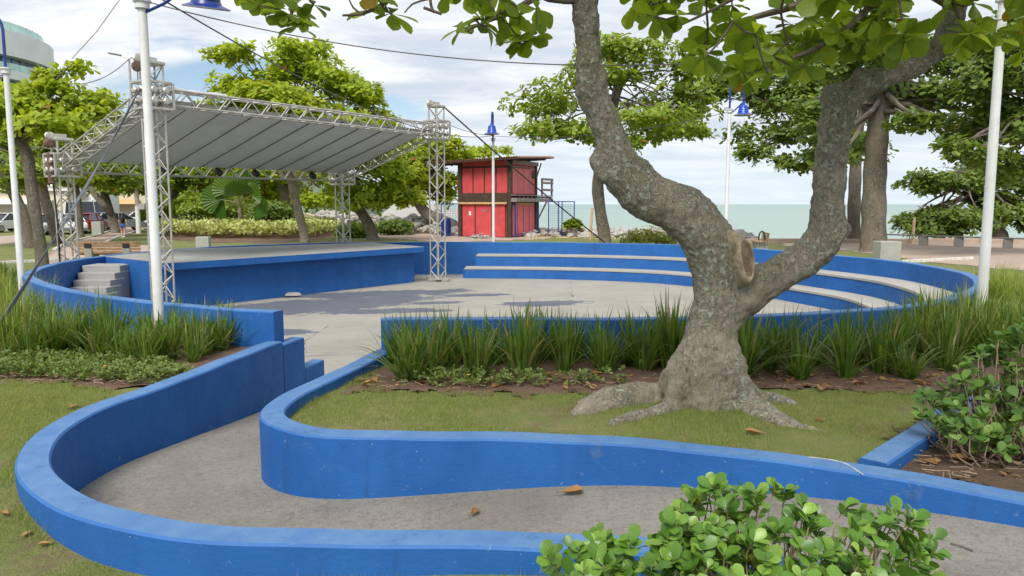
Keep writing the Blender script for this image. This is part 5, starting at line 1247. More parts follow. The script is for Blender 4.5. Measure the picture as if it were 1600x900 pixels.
for k, (px, py, Y, rx, rz, lab, mt) in enumerate(((300, 322, 60, 34, 13, 'low green bush at the back left of the groundcover hedge', M_LEAF_MID), (425, 328, 58, 36, 14, 'dark rounded bush behind the fan palm, right side', M_LEAF_DARK), (350, 326, 62, 30, 11, 'small green bush behind the fan palm, left side', M_LEAF_MID), (615, 353, 54, 26, 8, 'low dark green bush at the foot of the leaning trunk', M_LEAF_DARK), (556, 358, 50, 30, 7, 'low clipped green bush right of the groundcover hedge', M_LEAF_MID), (238, 330, 60, 24, 12, 'green bush behind the street light foot', M_LEAF_BRIGHT))):
    b = bl(px, py, Y, rx, rz); t = thing('bush', (b[0], b[1], float(h(b[0], b[1]))), lab, 'bush'); rng = np.random.default_rng(40 + k)
    C, d = blob_points([b, (b[0] + b[3] * .5, b[1], b[2] - b[5] * .4, b[3] * .6, b[4] * .6, b[5] * .7), (b[0] - b[3] * .5, b[1], b[2] - b[5] * .4, b[3] * .6, b[4] * .6, b[5] * .7)], 260, rng, .3); TT, RR = rosettes(C, d + np.array([[0, 0, .5]]), 6, rng)
    link('foliage', scatter_mesh('foliage', T_FAR, TT - np.array(t.location), RR, .34 * rng.uniform(.7, 1.2, len(TT)), mt), t)
    m = MB(); z = float(h(b[0], b[1])); 
    for q in range(4): m.tube([Vector((b[0] + .1 * q, b[1], z - .1)), Vector((b[0] + (q - 1.5) * b[3] * .3, b[1], b[2]))], [.06, .03], 5)
    m.build('stems', M_TWIG, t)

# distant tree belt that reads as one mass
def belt():
    rng = np.random.default_rng(77); bs = []
    for k in range(46):
        x = -95 + 58 * k / 45; y = 92 + 20 * rng.random() + max(0, (-60 - x)) * .2; bs.append((x, y, 2.0 + 2.2 * rng.random(), 4 + 2 * rng.random(), 3.5, 2.6 + 1.6 * rng.random()))
    C, d = blob_points(bs, 5200, rng, .6); TT, RR = rosettes(C, d + np.array([[0, 0, .5]]), 5, rng)
    tag(link('far_wood', scatter_mesh('far_wood', T_FAR, TT, RR, .8 * rng.uniform(.7, 1.2, len(TT)), M_LEAF_MID)), 'distant belt of mixed green trees closing the park at left', 'wood', None, 'stuff')
belt()

def fan_palm():
    base = D(375, 344, 54); base.z = float(h(base.x, 54)); t = thing('fan_palm', base, 'small fan palm with five broad pleated leaves above the hedge', 'palm'); Y = base.y
    m = MB(); m.tube([base - Vector((0, 0, .2)), base + Vector((.03, 0, .5)), D(374, 322, Y)], [.2, .17, .13], 10); m.build('trunk', M_BARK2, t, True)
    top = D(374, 318, Y)
    for (px, py, r_, tw, tilt) in ((345, 312, 1.05, 2.75, .2), (360, 298, 1.05, 2.1, .1), (383, 292, 1.0, 1.3, .2), (374, 306, .95, 1.7, -.5), (400, 323, .75, -.25, .5), (352, 322, .8, 3.3, .5), (392, 305, .8, .7, -.3)):
        hub = D(px, py, Y + tilt); m = MB(); m.tube([top, top.lerp(hub, .6) + Vector((0, 0, .05)), hub], [.035, .03, .025], 5); st_ = m.build('leaf_stalk', M_STEM, t)
        m = MB(); n = 30; vs = [hub]; ax = Vector((math.cos(tw), -.35 + tilt * .4, math.sin(tw))).normalized(); si = ax.cross(Vector((0, -1, .25))).normalized(); up = si.cross(ax)
        for k in range(n + 1):
            w = -1.5 + 3.0 * k / n; rr = 1.3 * r_ * (.86 + .14 * math.cos(w)) * (1.0 if k % 2 else .93)
            vs.append(hub + ax * (math.cos(w) * rr) + si * (math.sin(w) * rr) + up * ((.05 if k % 2 else -.03) - .12 * math.sin(w) ** 2))
        m.add(vs, [(0, k, k + 1) for k in range(1, n + 1)]); m.build('palm_leaf', M_PALM, t)
fan_palm()

# ------------------------------------------------------------------ strappy grass, lawns, groundcover
def blade_arr(roots, az, length, lean, width, rng, seg=4):
    n = len(roots); ts = np.linspace(0, 1, seg + 1)
    out = np.stack([np.cos(az), np.sin(az), np.zeros(n)], 1); side = np.stack([-np.sin(az + rng.normal(0, .5, n)), np.cos(az), np.zeros(n)], 1); V = []
    for t in ts:
        th = lean * (.35 + 1.15 * t * t)[..., None] if False else lean * (.25 + 1.0 * t)
        hor = length * (np.sin(lean * .45) * t + .55 * np.sin(lean) * t ** 2.2 * .7); ver = length * (t * np.cos(lean * .5) - .42 * lean * t ** 3 * .6)
        c = roots + out * hor[:, None] + np.array([[0, 0, 1.0]]) * ver[:, None]; w = width * (1 - t) ** .55 * (.6 + .4 * min(1, t * 5))
        V += [c - side * w[:, None], c + side * w[:, None]]
    return np.stack(V, 1)
def ribbons(name, V, mat):
    n, k, _ = V.shape; s = k // 2 - 1; q = np.array([(2 * i, 2 * i + 1, 2 * i + 3, 2 * i + 2) for i in range(s)]); LV = (q[None] + (np.arange(n) * k)[:, None, None]).reshape(-1).astype(np.int32)
    me = bpy.data.meshes.new(name); me.vertices.add(n * k); me.vertices.foreach_set('co', V.reshape(-1).astype(np.float32)); me.loops.add(len(LV)); me.loops.foreach_set('vertex_index', LV)
    me.polygons.add(n * s); me.polygons.foreach_set('loop_start', np.arange(0, len(LV), 4, dtype=np.int32)); me.polygons.foreach_set('loop_total', np.full(n * s, 4, np.int32)); me.update(calc_edges=True); me.materials.append(mat); return me
def clump_mesh(seed, mat, n=85, hgt=.58, spread=.09, lean=.55, w=.0065):
    rng = np.random.default_rng(seed); a = rng.uniform(0, 6.28, n); r_ = spread * np.sqrt(rng.random(n)); roots = np.stack([np.cos(a) * r_, np.sin(a) * r_, np.full(n, -.02)], 1)
    return ribbons('blades', blade_arr(roots, a + rng.normal(0, .5, n), hgt * rng.uniform(.5, 1.15, n), np.abs(rng.normal(.12, lean, n)).clip(.02, 1.5), w * rng.uniform(.7, 1.3, n), rng), mat)
def clumps():
    r = random.Random(8); base_me = [clump_mesh(100 + k, M_GRASSCL, n=int(r.uniform(60, 105)), lean=r.uniform(.4, 1.0), spread=r.uniform(.06, .13), w=.013) for k in range(10)]; yel = [clump_mesh(200 + k, M_GRASSY, n=120, hgt=.70, spread=.16, lean=.6) for k in range(4)]
    def put(x, y, s, label, group, mes):
        z = float(h(x, y)) + .02; o = bpy.data.objects.new('grass_clump', r.choice(mes)); COL.objects.link(o); o.location = (x, y, z); o.rotation_euler = (0, 0, r.uniform(0, 6.28)); o.scale = (s, s, s * r.uniform(.92, 1.12)); tag(o, label, 'grass clump', group)
    # front row and back row along the near wall
    FRONT = ((638, 594), (672, 588), (742, 588), (818, 586), (882, 580), (945, 582), (1008, 578), (1165, 588), (1250, 592), (1325, 590), (1420, 592), (1478, 580), (1210, 580), (1375, 582), (1045, 576))
    ORD = ('first second third fourth fifth sixth seventh eighth ninth tenth eleventh twelfth thirteenth fourteenth fifteenth sixteenth seventeenth eighteenth nineteenth twentieth twenty-first twenty-second twenty-third twenty-fourth').split()
    for (px, py) in FRONT:
        rank = sorted(q[0] for q in FRONT).index(px); p = G(px + r.uniform(-6, 6), py); put(p.x, p.y, r.uniform(.78, 1.2), ORD[rank] + ' strappy grass clump from the left in the front row below the near arena wall', 'front row of grass clumps by the near wall', base_me)
    for k in range(24):
        p = G(615 + k * 41 + r.uniform(-12, 12), r.uniform(560, 572)); put(p.x, p.y, r.uniform(.8, 1.15), ORD[k] + ' strappy grass clump from the left in the back row against the near arena wall', 'back row of grass clumps by the near wall', base_me)
    for k in range(22):
        px = 1440 + (k % 11) * 20 + r.uniform(-12, 12); p = G(px, 548 - (k // 11) * 26 + r.uniform(-10, 10)); put(p.x, p.y, r.uniform(.85, 1.15), 'tall grass clump around the right lamp post', 'grass clumps at the right lamp post', base_me if k % 3 else yel)
    for k in range(40):
        x = r.uniform(6.9, 10.5); y = r.uniform(8.8, 15.0)
        if ((x + .3) / 8.6) ** 2 + ((y - 15.4) / 8.0) ** 2 < 1.06: continue
        put(x, y, r.uniform(.7, 1.05), 'yellow green grass clump outside the right bend of the arena wall', 'grass clumps outside the right bend', yel)
    for (px, py) in ((360, 540), (318, 556), (268, 564), (232, 572), (192, 568), (158, 566), (100, 556), (80, 560), (42, 562), (5, 560), (130, 548), (180, 548), (225, 545), (255, 548), (300, 548), (330, 540), (340, 548), (296, 566), (214, 572), (246, 560), (176, 560), (118, 556), (62, 560), (22, 556), (90, 545), (150, 542), (270, 542), (312, 535), (196, 540), (40, 535), (5, 540), (-30, 560), (352, 532), (325, 528), (230, 528), (120, 526), (160, 522), (70, 518), (20, 515), (280, 524), (-25, 520), (140, 505), (95, 498), (55, 492), (15, 490), (-20, 495), (70, 475), (30, 470), (0, 465), (45, 455), (10, 450), (-20, 455), (20, 440), (0, 432)):
        p = G(px + r.uniform(-6, 6), py); put(p.x, p.y, r.uniform(.70, .95), 'strappy grass clump in the bed outside the left bend of the arena wall', 'grass clumps in the left bed', base_me if px > 90 else (base_me[:3] + yel[:3]))
clumps()

def in_poly_pts(poly, n, rng):
    a = np.array(poly); lo = a.min(0); hi = a.max(0); out = np.zeros((0, 2))
    while len(out) < n:
        p = rng.uniform(lo, hi, (n * 2, 2)); out = np.concatenate([out, p[inside(poly, p[:, 0], p[:, 1])]])
    return out[:n]
def lawn_blades():
    rng = np.random.default_rng(31)
    a1 = gp([(452, 660), (455, 640), (500, 612), (590, 578), (600, 608), (620, 612), (1000, 612), (1460, 610), (1480, 640), (1355, 724), (1050, 690), (600, 674)]); a2 = gp([(-30, 592), (110, 600), (190, 612), (60, 690), (20, 760), (-30, 780)]); a3 = gp([(-60, 765), (25, 765), (60, 835), (190, 895), (250, 940), (-160, 1000)])
    Vs = []
    for poly, n, m_ in ((a1, 85000, 1.2), (a2, 36000, 1.2), (a3, 22000, .8)):
        p = in_poly_pts(poly, n, rng)
        # thin, worn patches
        k = np.sin(p[:, 0] * 2.1 + 1.3 * np.sin(p[:, 1] * 2.7)) * np.sin(p[:, 1] * 3.1 + 1.1 * np.sin(p[:, 0] * 1.9)) + rng.normal(0, .35, len(p)); p = p[k > -.42]
        o = ~inside(path_poly, p[:, 0], p[:, 1]); p = p[o]; p = p[:]
        z = h(p[:, 0], p[:, 1]); n_ = len(p); a = rng.uniform(0, 6.28, n_)
        Vs.append(blade_arr(np.stack([p[:, 0], p[:, 1], z - .004], 1), a, m_ * rng.uniform(.016, .042, n_), rng.uniform(.1, 1.3, n_), rng.uniform(.0014, .0026, n_), rng, 1))
    # longer uncut blades where the mower cannot reach, along the walls
    ed = [(p.x, p.y) for p in offset(plant_c, -.13)[40:] for _ in range(26)] + [(p.x, p.y) for p in offset(ramp_c, .13)[60:] for _ in range(26)]; p = np.array(ed) + rng.normal(0, .022, (len(ed), 2)); k = np.sin(p[:, 0] * 5 + 2 * np.sin(p[:, 1] * 4)) + rng.normal(0, .5, len(p)); p = p[k > .1]
    p = p[~inside(path_poly, p[:, 0], p[:, 1])]; n_ = len(p); Vs.append(blade_arr(np.stack([p[:, 0], p[:, 1], h(p[:, 0], p[:, 1]) - .004], 1), rng.uniform(0, 6.28, n_), rng.uniform(.03, .085, n_), rng.uniform(.1, 1.0, n_), rng.uniform(.0016, .003, n_), rng, 1))
    tag(link('lawn_grass', ribbons('lawn_grass', np.concatenate(Vs), M_BLADE)), 'short mown grass on the near lawns', 'grass', None, 'stuff')
    # rough grass just outside the far side of the arena wall and along the far lawns
    pts = []
    for p in offset(wall_c, .0)[::1]:
        if p.y < 15: continue
        for _ in range(20):
            n_ = Vector((p.x + .3, p.y - 15.4)).normalized(); d_ = rng.uniform(.15, 1.3); pts.append((p.x + n_.x * d_, p.y + n_.y * d_))
    p = np.array(pts) + rng.normal(0, .05, (len(pts), 2)); z = h(p[:, 0], p[:, 1]); n_ = len(p)
    V1 = blade_arr(np.stack([p[:, 0], p[:, 1], z], 1), rng.uniform(0, 6.28, n_), rng.uniform(.5, .98, n_) * np.clip(.30 + 0.02 * (p[:, 1]), .3, .9) , rng.uniform(.05, .6, n_), rng.uniform(.006, .012, n_), rng, 2)
    tag(link('rough_grass', ribbons('rough_grass', V1, M_GRASSCL)), 'rough green grass growing along the outside of the far arena wall', 'grass', None, 'stuff')
    q = gp([(800, 377), (985, 370), (1075, 366), (1140, 380), (1230, 388)]); n_ = 7000; p = in_poly_pts(q, n_, rng); z = h(p[:, 0], p[:, 1])
    V = blade_arr(np.stack([p[:, 0], p[:, 1], z], 1), rng.uniform(0, 6.28, n_), rng.uniform(.15, .4, n_), rng.uniform(.05, .7, n_), rng.uniform(.008, .016, n_), rng, 2)
    tag(link('far_lawn_grass', ribbons('far_lawn_grass', V, M_GRASSY)), 'yellowish grass between the arena wall and the sea', 'grass', None, 'stuff')
lawn_blades()

def groundcover():
    rng = np.random.default_rng(12); n = 5600; poly = gp([(238, 370), (330, 373), (440, 374), (500, 371), (531, 364), (531, 359), (238, 351)]); p = in_poly_pts(poly, n, rng)
    hz = .80 + .10 * np.sin(p[:, 0] * 1.1) * np.sin(p[:, 1] * .7); C = np.stack([p[:, 0], p[:, 1], h(p[:, 0], p[:, 1]) + hz * rng.uniform(.25, 1.05, n)], 1); A = np.stack([rng.normal(0, .3, n), rng.normal(-.1, .3, n), np.ones(n)], 1)
    TT, RR = rosettes(C, A, 6, rng, (.3, 1.25)); tag(link('groundcover_hedge', scatter_mesh('groundcover_hedge', T_FAR, TT, RR, .34 * rng.uniform(.6, 1.2, len(TT)), M_HEDGE)), 'broad bed of pale variegated groundcover behind the stage', 'groundcover', None, 'stuff')
    # weeds with orange flowers in the left bed and a few in the middle bed
    n = 1500; poly = gp([(-40, 566), (120, 562), (260, 575), (300, 590), (230, 604), (110, 598), (-40, 588)]); p = in_poly_pts(poly, n, rng); o = ~inside(path_poly, p[:, 0], p[:, 1]); p = p[o]
    p2 = in_poly_pts(gp([(600, 600), (690, 590), (850, 598), (980, 596), (980, 602), (700, 608)]), 260, rng); p = np.concatenate([p, p2]); n = len(p)
    C = np.stack([p[:, 0], p[:, 1], h(p[:, 0], p[:, 1]) + rng.uniform(.02, .12, n)], 1); A = np.stack([rng.normal(0, .4, n), rng.normal(0, .4, n), np.ones(n)], 1); TT, RR = rosettes(C, A, 5, rng, (-.1, .9))
    tag(link('weeds', scatter_mesh('weeds', T_FAR, TT, RR, .042 * rng.uniform(.6, 1.3, len(TT)), M_WEED)), 'low leafy weeds in front of the grass clumps', 'weeds', None, 'stuff')
    for (px, py, lab) in ((18, 557, 'tiny orange flower at the left end of the left bed weeds'), (74, 560, 'tiny orange flower amid the left bed weeds'), (166, 563, 'tiny orange flower below the thick grass in the left bed'), (165, 592, 'orange flower on bare soil at the edge of the left bed'), (732, 607, 'yellow flower on the soil of the middle bed')):
        p = G(px, py); m = MB(); z = p + Vector((0, 0, .12)); t = thing('flower', p, lab, 'flower', 'small flowers in the beds')
        for k in range(6):
            w = k * 1.047; a = Vector((math.cos(w), math.sin(w), .3)) * .02; m.add([z, z + a * .6 + Vector((-a.y, a.x, 0)) * .35, z + a, z + a * .6 - Vector((-a.y, a.x, 0)) * .35], [(0, 1, 2, 3)])
        m.build('petals', M_OFLOWER if px != 732 else M_YFLOWER, t); m = MB(); m.tube([p, z], .003, 5); m.build('stalk', M_WEED, t)
    # flowering bush by the guy cable foot
    b = G(1012, 383); t = thing('bush', b, 'yellow flowering bush beside the foot of the guy cable', 'bush'); Yb = b.y
    C, d = blob_points([bl(1012, 368, Yb, 34, 12), bl(985, 372, Yb, 22, 8), bl(1040, 374, Yb, 26, 8)], 420, rng, .3); TT, RR = rosettes(C, d + np.array([[0, 0, .6]]), 6, rng); link('foliage', scatter_mesh('foliage', T_FAR, TT - np.array(b), RR, .13 * rng.uniform(.6, 1.2, len(TT)), M_GRASSY), t)
    C, d = blob_points([bl(1012, 366, Yb, 36, 13)], 60, rng, .9); TT, RR = rosettes(C, d, 5, rng); tag(link('flowers', scatter_mesh('flowers', T_FAR, TT - np.array(b), RR, np.full(len(TT), .09), M_YFLOWER), t), kind='stuff')
groundcover()

# ------------------------------------------------------------------ the two leafy shrubs
def shrub(name, base, tips, label, mat, leaf, per, seed, stems_col, axes=None, tilt=(.25, 1.05), leafname='leaf'):
    rng = np.random.default_rng(seed); r = random.Random(seed); base = Vector(base); t = thing(name, base, label, 'shrub'); m = MB(); A = []
    for i, p in enumerate(tips):
        p = Vector(p); out = Vector((p.x - base.x, p.y - base.y, 0)); ax = (out * .5 + Vector((r.uniform(-.3, .3), r.uniform(-.4, .1), .75))).normalized(); A.append(ax)
        b0 = base + Vector((r.uniform(-.2, .2) + out.x * .35, r.uniform(-.1, .1) + out.y * .4, -.03)); mid = b0.lerp(p, .55) + Vector((out.x * .15, out.y * .1, -.03)); cp = catmull([b0, mid, p - ax * .06, p], .06); m.tube(cp, list(np.linspace(.0058, .0022, len(cp))), 5)
    m.build('stems', stems_col, t, True)
    C = np.array([tuple(p) for p in tips]); A = np.array([tuple(a) for a in A]); TT, RR = rosettes(C, A, per, rng, tilt); scl = leaf * rng.uniform(.42, 1.15, len(TT))
    TT = TT - np.repeat(A, per, 0) * rng.uniform(0, .05, (len(TT), 1))
    sc_ = []
    for i in range(len(TT)):
        x, y, dep = proj(TT[i] + RR[i][:, 0] * scl[i] * .5); sc_.append(scl[i] / dep if -20 < x < 1620 and y < 915 else -1)
    order = np.argsort(-np.array(sc_)); lead = [i for i in order[:300] if sc_[i] > 0]; rest = np.setdiff1d(np.arange(len(TT)), lead)
    me = scatter_mesh('leaf', T_ROUND, np.zeros((1, 3)), np.eye(3)[None], [1.0], mat, True)
    for i in lead:
        o = bpy.data.objects.new('leaf', me); COL.objects.link(o); o.parent = t; s = float(scl[i]); o.matrix_basis = Matrix.Translation(Vector(TT[i]) - base) @ Matrix(RR[i].tolist()).to_4x4() @ Matrix.Diagonal((s, s * r.uniform(.95, 1.3), s, 1))
    tag(link('foliage', scatter_mesh('foliage', T_ROUND, TT[rest] - np.array(base), RR[rest], scl[rest], mat, True), t), kind='stuff'); return t
def shrubs():
    r = random.Random(19); tips = []
    while len(tips) < 250:
        px = r.uniform(850, 1470); py = r.uniform(752, 985)
        top = np.interp(px, [845, 880, 930, 985, 1010, 1032, 1050, 1095, 1150, 1200, 1240, 1260, 1300, 1340, 1395, 1425, 1455, 1475], [862, 850, 838, 830, 838, 850, 800, 757, 750, 752, 765, 790, 775, 800, 790, 805, 822, 838])
        if py < top: continue
        Y = 2.85 - (py - 750) / 235 * .62 + r.uniform(-.14, .14); tips.append(D(px, py, Y))
    shrub('leafy_shrub', (.85, 2.62, -.24), tips, 'bright glossy round leaved shrub at the bottom right foreground', M_LEAF_SHRUB, .070, 9, 3, M_STEM)
    tips = []
    while len(tips) < 300:
        px = r.uniform(1412, 1700); py = r.uniform(480, 730)
        top = np.interp(px, [1412, 1440, 1470, 1490, 1520, 1560, 1600, 1700], [640, 610, 612, 580, 545, 520, 500, 480]); bot = np.interp(px, [1412, 1450, 1480, 1520, 1600, 1700], [652, 650, 690, 705, 722, 740])
        if not (top < py < bot): continue
        Y = 5.15 - (py - 480) / 250 * .75 + r.uniform(-.25, .25); p = D(px, py, Y); p.z = max(p.z, .12); tips.append(p)
    b = G(1590, 716); shrub('leafy_shrub', b, tips, 'darker round leaved shrub in the soil bed at the right edge', M_LEAF_SHRUB2, .082, 7, 4, M_STEM)
shrubs()

# ------------------------------------------------------------------ fallen leaves and litter
def litter():
    r = random.Random(33)
    def leaf(px, py, z, L_, rz, curl, label, mat=M_DRY):
        p = P(px, py, z) if z is not None else G(px, py); 
        st_ = [(0, .02), (.12, .03), (.35, .17), (.6, .26), (.82, .27), (1.0, .08)]; vs = []; fs = []
        for (x, w) in st_:
            zz = curl * (x - .5) ** 2 * .5
            for s in (-1, -.5, 0, .5, 1): vs.append(((x - .5) * L_, s * w * L_, (zz + abs(s) ** 1.6 * w * (.35 + .55 * curl)) * L_ + .004))
        for i in range(5):
            for k in range(4): a = i * 5 + k; fs.append((a, a + 1, a + 6, a + 5))
        o = link('fallen_leaf', mesh_from('fallen_leaf', vs, fs, mat, True)); o.location = p + Vector((0, 0, .012)); o.rotation_euler = (r.uniform(-.15, .15), r.uniform(-.1, .1), rz); tag(o, label, 'fallen leaf')
        m = MB(); m.tube([(-.5 * L_, 0, .006), (-.62 * L_, .01, .012)], .003, 5); s_ = m.build('stalk', M_TWIG); s_.parent = o; return o
    def pz(px, py):
        z = -.25
        for _ in range(20):
            p = P(px, py, z); z = float(path_z(np.array([p.x]), np.array([p.y]))[0])
        return z
    leaf(892, 774, pz(892, 774), .155, .15, .7, 'curled yellow brown leaf on the path under the planter wall')
    leaf(741, 806, pz(741, 806), .085, 1.1, .9, 'small rust brown leaf in the middle of the path')
    leaf(1500, 722, None, .17, -.3, .6, 'large tan leaf on dark soil under the right shrub')
    spots = [(1283, 612, 'broad tan leaf on soil edge right of the forked trunk'), (1345, 602, 'upright tan leaf between the right grass clumps'), (1380, 596, 'pale brown leaf under the right grass clumps'), (1440, 602, 'reddish leaf near the right end of the middle bed'), (1265, 590, 'tan leaf tucked under the grass right of the trunk'), (1215, 592, 'thin dry leaf just right of the trunk'), (1405, 604, 'small crumpled leaf under the right grass clumps'),
             (905, 592, 'pale dry leaf left of the trunk beside the root'), (935, 586, 'long dry leaf standing beside the left root'), (985, 592, 'dry leaf between root and grass left of the trunk'), (860, 597, 'small tan leaf in the middle bed'), (585, 597, 'orange brown leaf at the left corner of the middle bed'), (572, 604, 'curled leaf on the left corner soil'), (700, 612, 'small brown leaf by the yellow flower'), (660, 600, 'leaf scrap under the first grass clumps'),
             (1180, 680, 'red brown leaf on the lawn right of the roots'), (1080, 705, 'small dry leaf lying on the planter lawn edge'), (1282, 660, 'tiny red leaf on the lawn right of the trunk'), (112, 640, 'red orange leaf on the left lawn'), (8, 808, 'yellow leaf on bare soil at the bottom left'), (72, 855, 'pale green leaf at the foot of the ramp wall'), (40, 840, 'tan leaf at the bottom left corner')]
    for (px, py, lab) in spots: leaf(px, py, None, r.uniform(.08, .15) * (.6 if 'small' in lab or 'tiny' in lab else 1) * (.5 if py > 800 else 1), r.uniform(0, 6.28), r.uniform(.2, 1.0), lab)
    # twigs and crumbs on the soil, as one mass
    m = MB()
    for k in range(420):
        if k < 260: px, py = r.uniform(560, 1560), r.uniform(588, 612)
        elif k < 340: px, py = r.uniform(0, 220), r.uniform(588, 606)
        else: px, py = r.uniform(1390, 1600), r.uniform(690, 760)
        p = G(px, py)
        if inside(path_poly, np.array([p.x]), np.array([p.y]))[0]: continue
        a = r.uniform(0, 6.28); L_ = r.uniform(.02, .10); d = Vector((math.cos(a), math.sin(a), r.uniform(-.05, .2))) * L_; z = Vector((0, 0, .035)); m.tube([p + z, p + z + d], r.uniform(.0015, .004), 4)
    tag(m.build('soil_litter', M_STEM), 'dry twigs and straw scattered on the bed soil', 'litter', None, 'stuff')
    rng = np.random.default_rng(3); pts = [G(r.uniform(560, 1500), r.uniform(582, 611)) for _ in range(170)] + [G(r.uniform(1390, 1600), r.uniform(680, 755)) for _ in range(30)] + [G(r.uniform(20, 230), r.uniform(560, 604)) for _ in range(30)]
    pts = np.array([(p.x, p.y, p.z + .03) for p in pts]); pts = pts[~inside(path_poly, pts[:, 0], pts[:, 1])]; TT, RR = rosettes(pts, np.tile([[0, 0, 1.0]], (len(pts), 1)), 1, rng, (-.3, .5))
    tag(link('leaf_litter', scatter_mesh('leaf_litter', T_ALM, TT, RR, .075 * rng.uniform(.4, 1.3, len(TT)), M_DRY)), 'scatter of small dry brown leaves over the bed soil', 'leaf litter', None, 'stuff')
    p = P(457, 463, Z_FLOOR); m = MB(); m.lathe(p, [(.10, 0), (.17, .03), (.14, .08), (.06, .10)], 9)
    for v in m.v: v.x = p.x + (v.x - p.x) * 1.35
    tag(m.build('stone', M_ROCK), 'single flat stone lying at the foot of the stage wall', 'stone')
    p = P(1503, 858, pz(1503, 858)); m = MB(); m.tube([p + Vector((-.03, .045, .008)), p + Vector((.005, .01, .01)), p + Vector((.03, -.035, .008))], .0035, 6); tag(m.build('twig', M_TWIG, None, True), 'short dark twig on the path at bottom right', 'twig')
litter()

# ------------------------------------------------------------------ cars, people, bicycle, buildings
def car(loc, rz, paint, label, L_=4.1, Wd=1.72, Hh=1.48, kind='hatch'):
    t = thing('parked_car', loc, label, 'car', 'cars parked along the road', rz, True); hw = Wd / 2
    if kind == 'van': low = [(-L_ / 2, .35), (-L_ / 2, 1.0), (L_ / 2 - .9, 1.0), (L_ / 2 - .1, .95), (L_ / 2, .7), (L_ / 2, .35)]; cab = [(-L_ / 2 + .02, 1.0), (-L_ / 2 + .1, Hh), (L_ / 2 - 1.5, Hh), (L_ / 2 - .85, 1.0)]
    else: low = [(-L_ / 2 + .05, .28), (-L_ / 2, .55), (-L_ / 2 + .06, .92), (-L_ / 2 + .5, .98), (L_ * .22, .95), (L_ / 2 - .25, .80), (L_ / 2, .62), (L_ / 2 - .02, .28)]; cab = [(-L_ / 2 + .25, .97), (-L_ / 2 + .75, Hh - .05), (-.3, Hh), (.35, Hh - .04), (L_ * .27, .95)]
    m = MB(); n = len(low); vs = []; fs = []
    for (s, k) in ((-1, .94), (-.90, 1.0), (.90, 1.0), (1, .94)):
        for (x, z) in low: vs.append((x * k, hw * s, .6 + (z - .6) * k))
    for i in range(3):
        for k in range(n): fs.append((i * n + k, i * n + (k + 1) % n, (i + 1) * n + (k + 1) % n, (i + 1) * n + k))
    fs += [tuple(range(n))[::-1], tuple(3 * n + k for k in range(n))]; m.add(vs, fs); m.build('body', paint, t, True, 30)
    m = MB(); n = len(cab); vs = []; fs = []
    for s in (-1, 1):
        for (x, z) in cab: vs.append((x * (1 - .02 * (z > 1)), s * (hw * (.95 - .20 * (z - .95) / max(Hh - .95, .1))), z))
    for k in range(n): fs.append((k, (k + 1) % n, n + (k + 1) % n, n + k))
    fs += [tuple(range(n))[::-1], tuple(n + k for k in range(n))]; m.add(vs, fs); m.build('windows', M_CARGL, t)
    m = MB(); x0, x1 = cab[1][0], cab[-2][0]; m.box(((x0 + x1) / 2, 0, Hh + .005), (abs(x1 - x0) + .1, Wd * .78, .05), 0, .02); m.build('roof', paint, t)
    m = MB()
    for s in (-1, 1):
        for (a, b) in ((cab[0], cab[1]), (cab[-1], cab[-2])): m.tube([Vector((a[0], s * hw * .94, a[1])), Vector((b[0], s * hw * .77, b[1]))], .045, 5)
        xm = (cab[1][0] + cab[-1][0]) / 2; m.tube([Vector((xm, s * hw * .95, .96)), Vector((xm, s * hw * .77, Hh))], .04, 5)
    m.build('pillars', paint, t)
    for sx in (-1, 1):
        for sy in (-1, 1):
            m = MB(); m.lathe((sx * L_ * .31, sy * (hw - .09), .31), [(.22, -.1), (.31, -.08), (.31, .08), (.22, .1)], 16, 0, (0, sy, 0)); w = m.build('wheel', M_BLACK, t, True, 30)
            m = MB(); m.lathe((sx * L_ * .31, sy * (hw + .012), .31), [(.19, -.01), (.2, .0), (.06, .012)], 12, 0, (0, sy, 0)); m.build('rim', M_CHROME, w)
    for sy in (-1, 1):
        m = MB(); m.box((L_ / 2 - .1, sy * hw * .72, .70), (.2, .34, .15), 0, .03); m.build('headlight', M_HEADL, t); m = MB(); m.box((-L_ / 2 + .03, sy * hw * .76, .80), (.1, .26, .26), 0, .03); m.build('tail_light', M_TAIL, t)
    for sx in (-1, 1): m = MB(); m.box((sx * (L_ / 2 - .01), 0, .42), (.1, Wd * .92, .2), 0, .03); m.build('bumper', M_LAMPIN if sx > 0 else M_BLACK, t)
    m = MB(); m.box((-L_ / 2 - .05, 0, .66), (.02, .42, .13), 0, 0); m.build('number_plate', M_PAPER, t); return t
def carpaint(name, c):
    b = NB(name); b.col(c); b.rough(.3); b.bsdf.inputs['Coat Weight'].default_value = .5; b.bsdf.inputs['Coat Roughness'].default_value = .1; return b.m
CW, CR, CS, CB, CD = carpaint('white_car_paint', (.75, .76, .77)), carpaint('red_car_paint', (.45, .03, .035)), carpaint('silver_car_paint', (.42, .45, .48)), carpaint('navy_car_paint', (.03, .06, .14)), carpaint('grey_car_paint', (.16, .18, .2))
def traffic():
    for (px, Y, rz, pt, lab, kw) in ((8, 60, -1.75, CW, 'white car parked at the far left facing the park', {}), (62, 55, -1.25, CS, 'silver car half hidden behind the left tree trunks', {}), (110, 57, -.9, CW, 'white car behind the back left canopy tower', {}), (137, 60, 1.75, CR, 'red hatchback seen from behind left of the tall concrete cube', {}), (164, 66, 1.4, CB, 'dark blue car right of the tall concrete cube', {}), (186, 64, .6, CD, 'dark grey car behind the walking woman', {}), (233, 74, .3, CW, 'white car glimpsed behind the whitewashed street light foot', {}), (140, 78, 1.5, CW, 'tall white van behind the red hatchback', dict(kind='van', L_=5.2, Hh=2.5, Wd=1.95)), (285, 72, .2, CW, 'white car beyond the left end of the hedge', {})):
        x = D(px, 340, Y).x; car((x, Y, float(h(x, Y)) + .012), rz, pt, lab, **kw)
traffic()
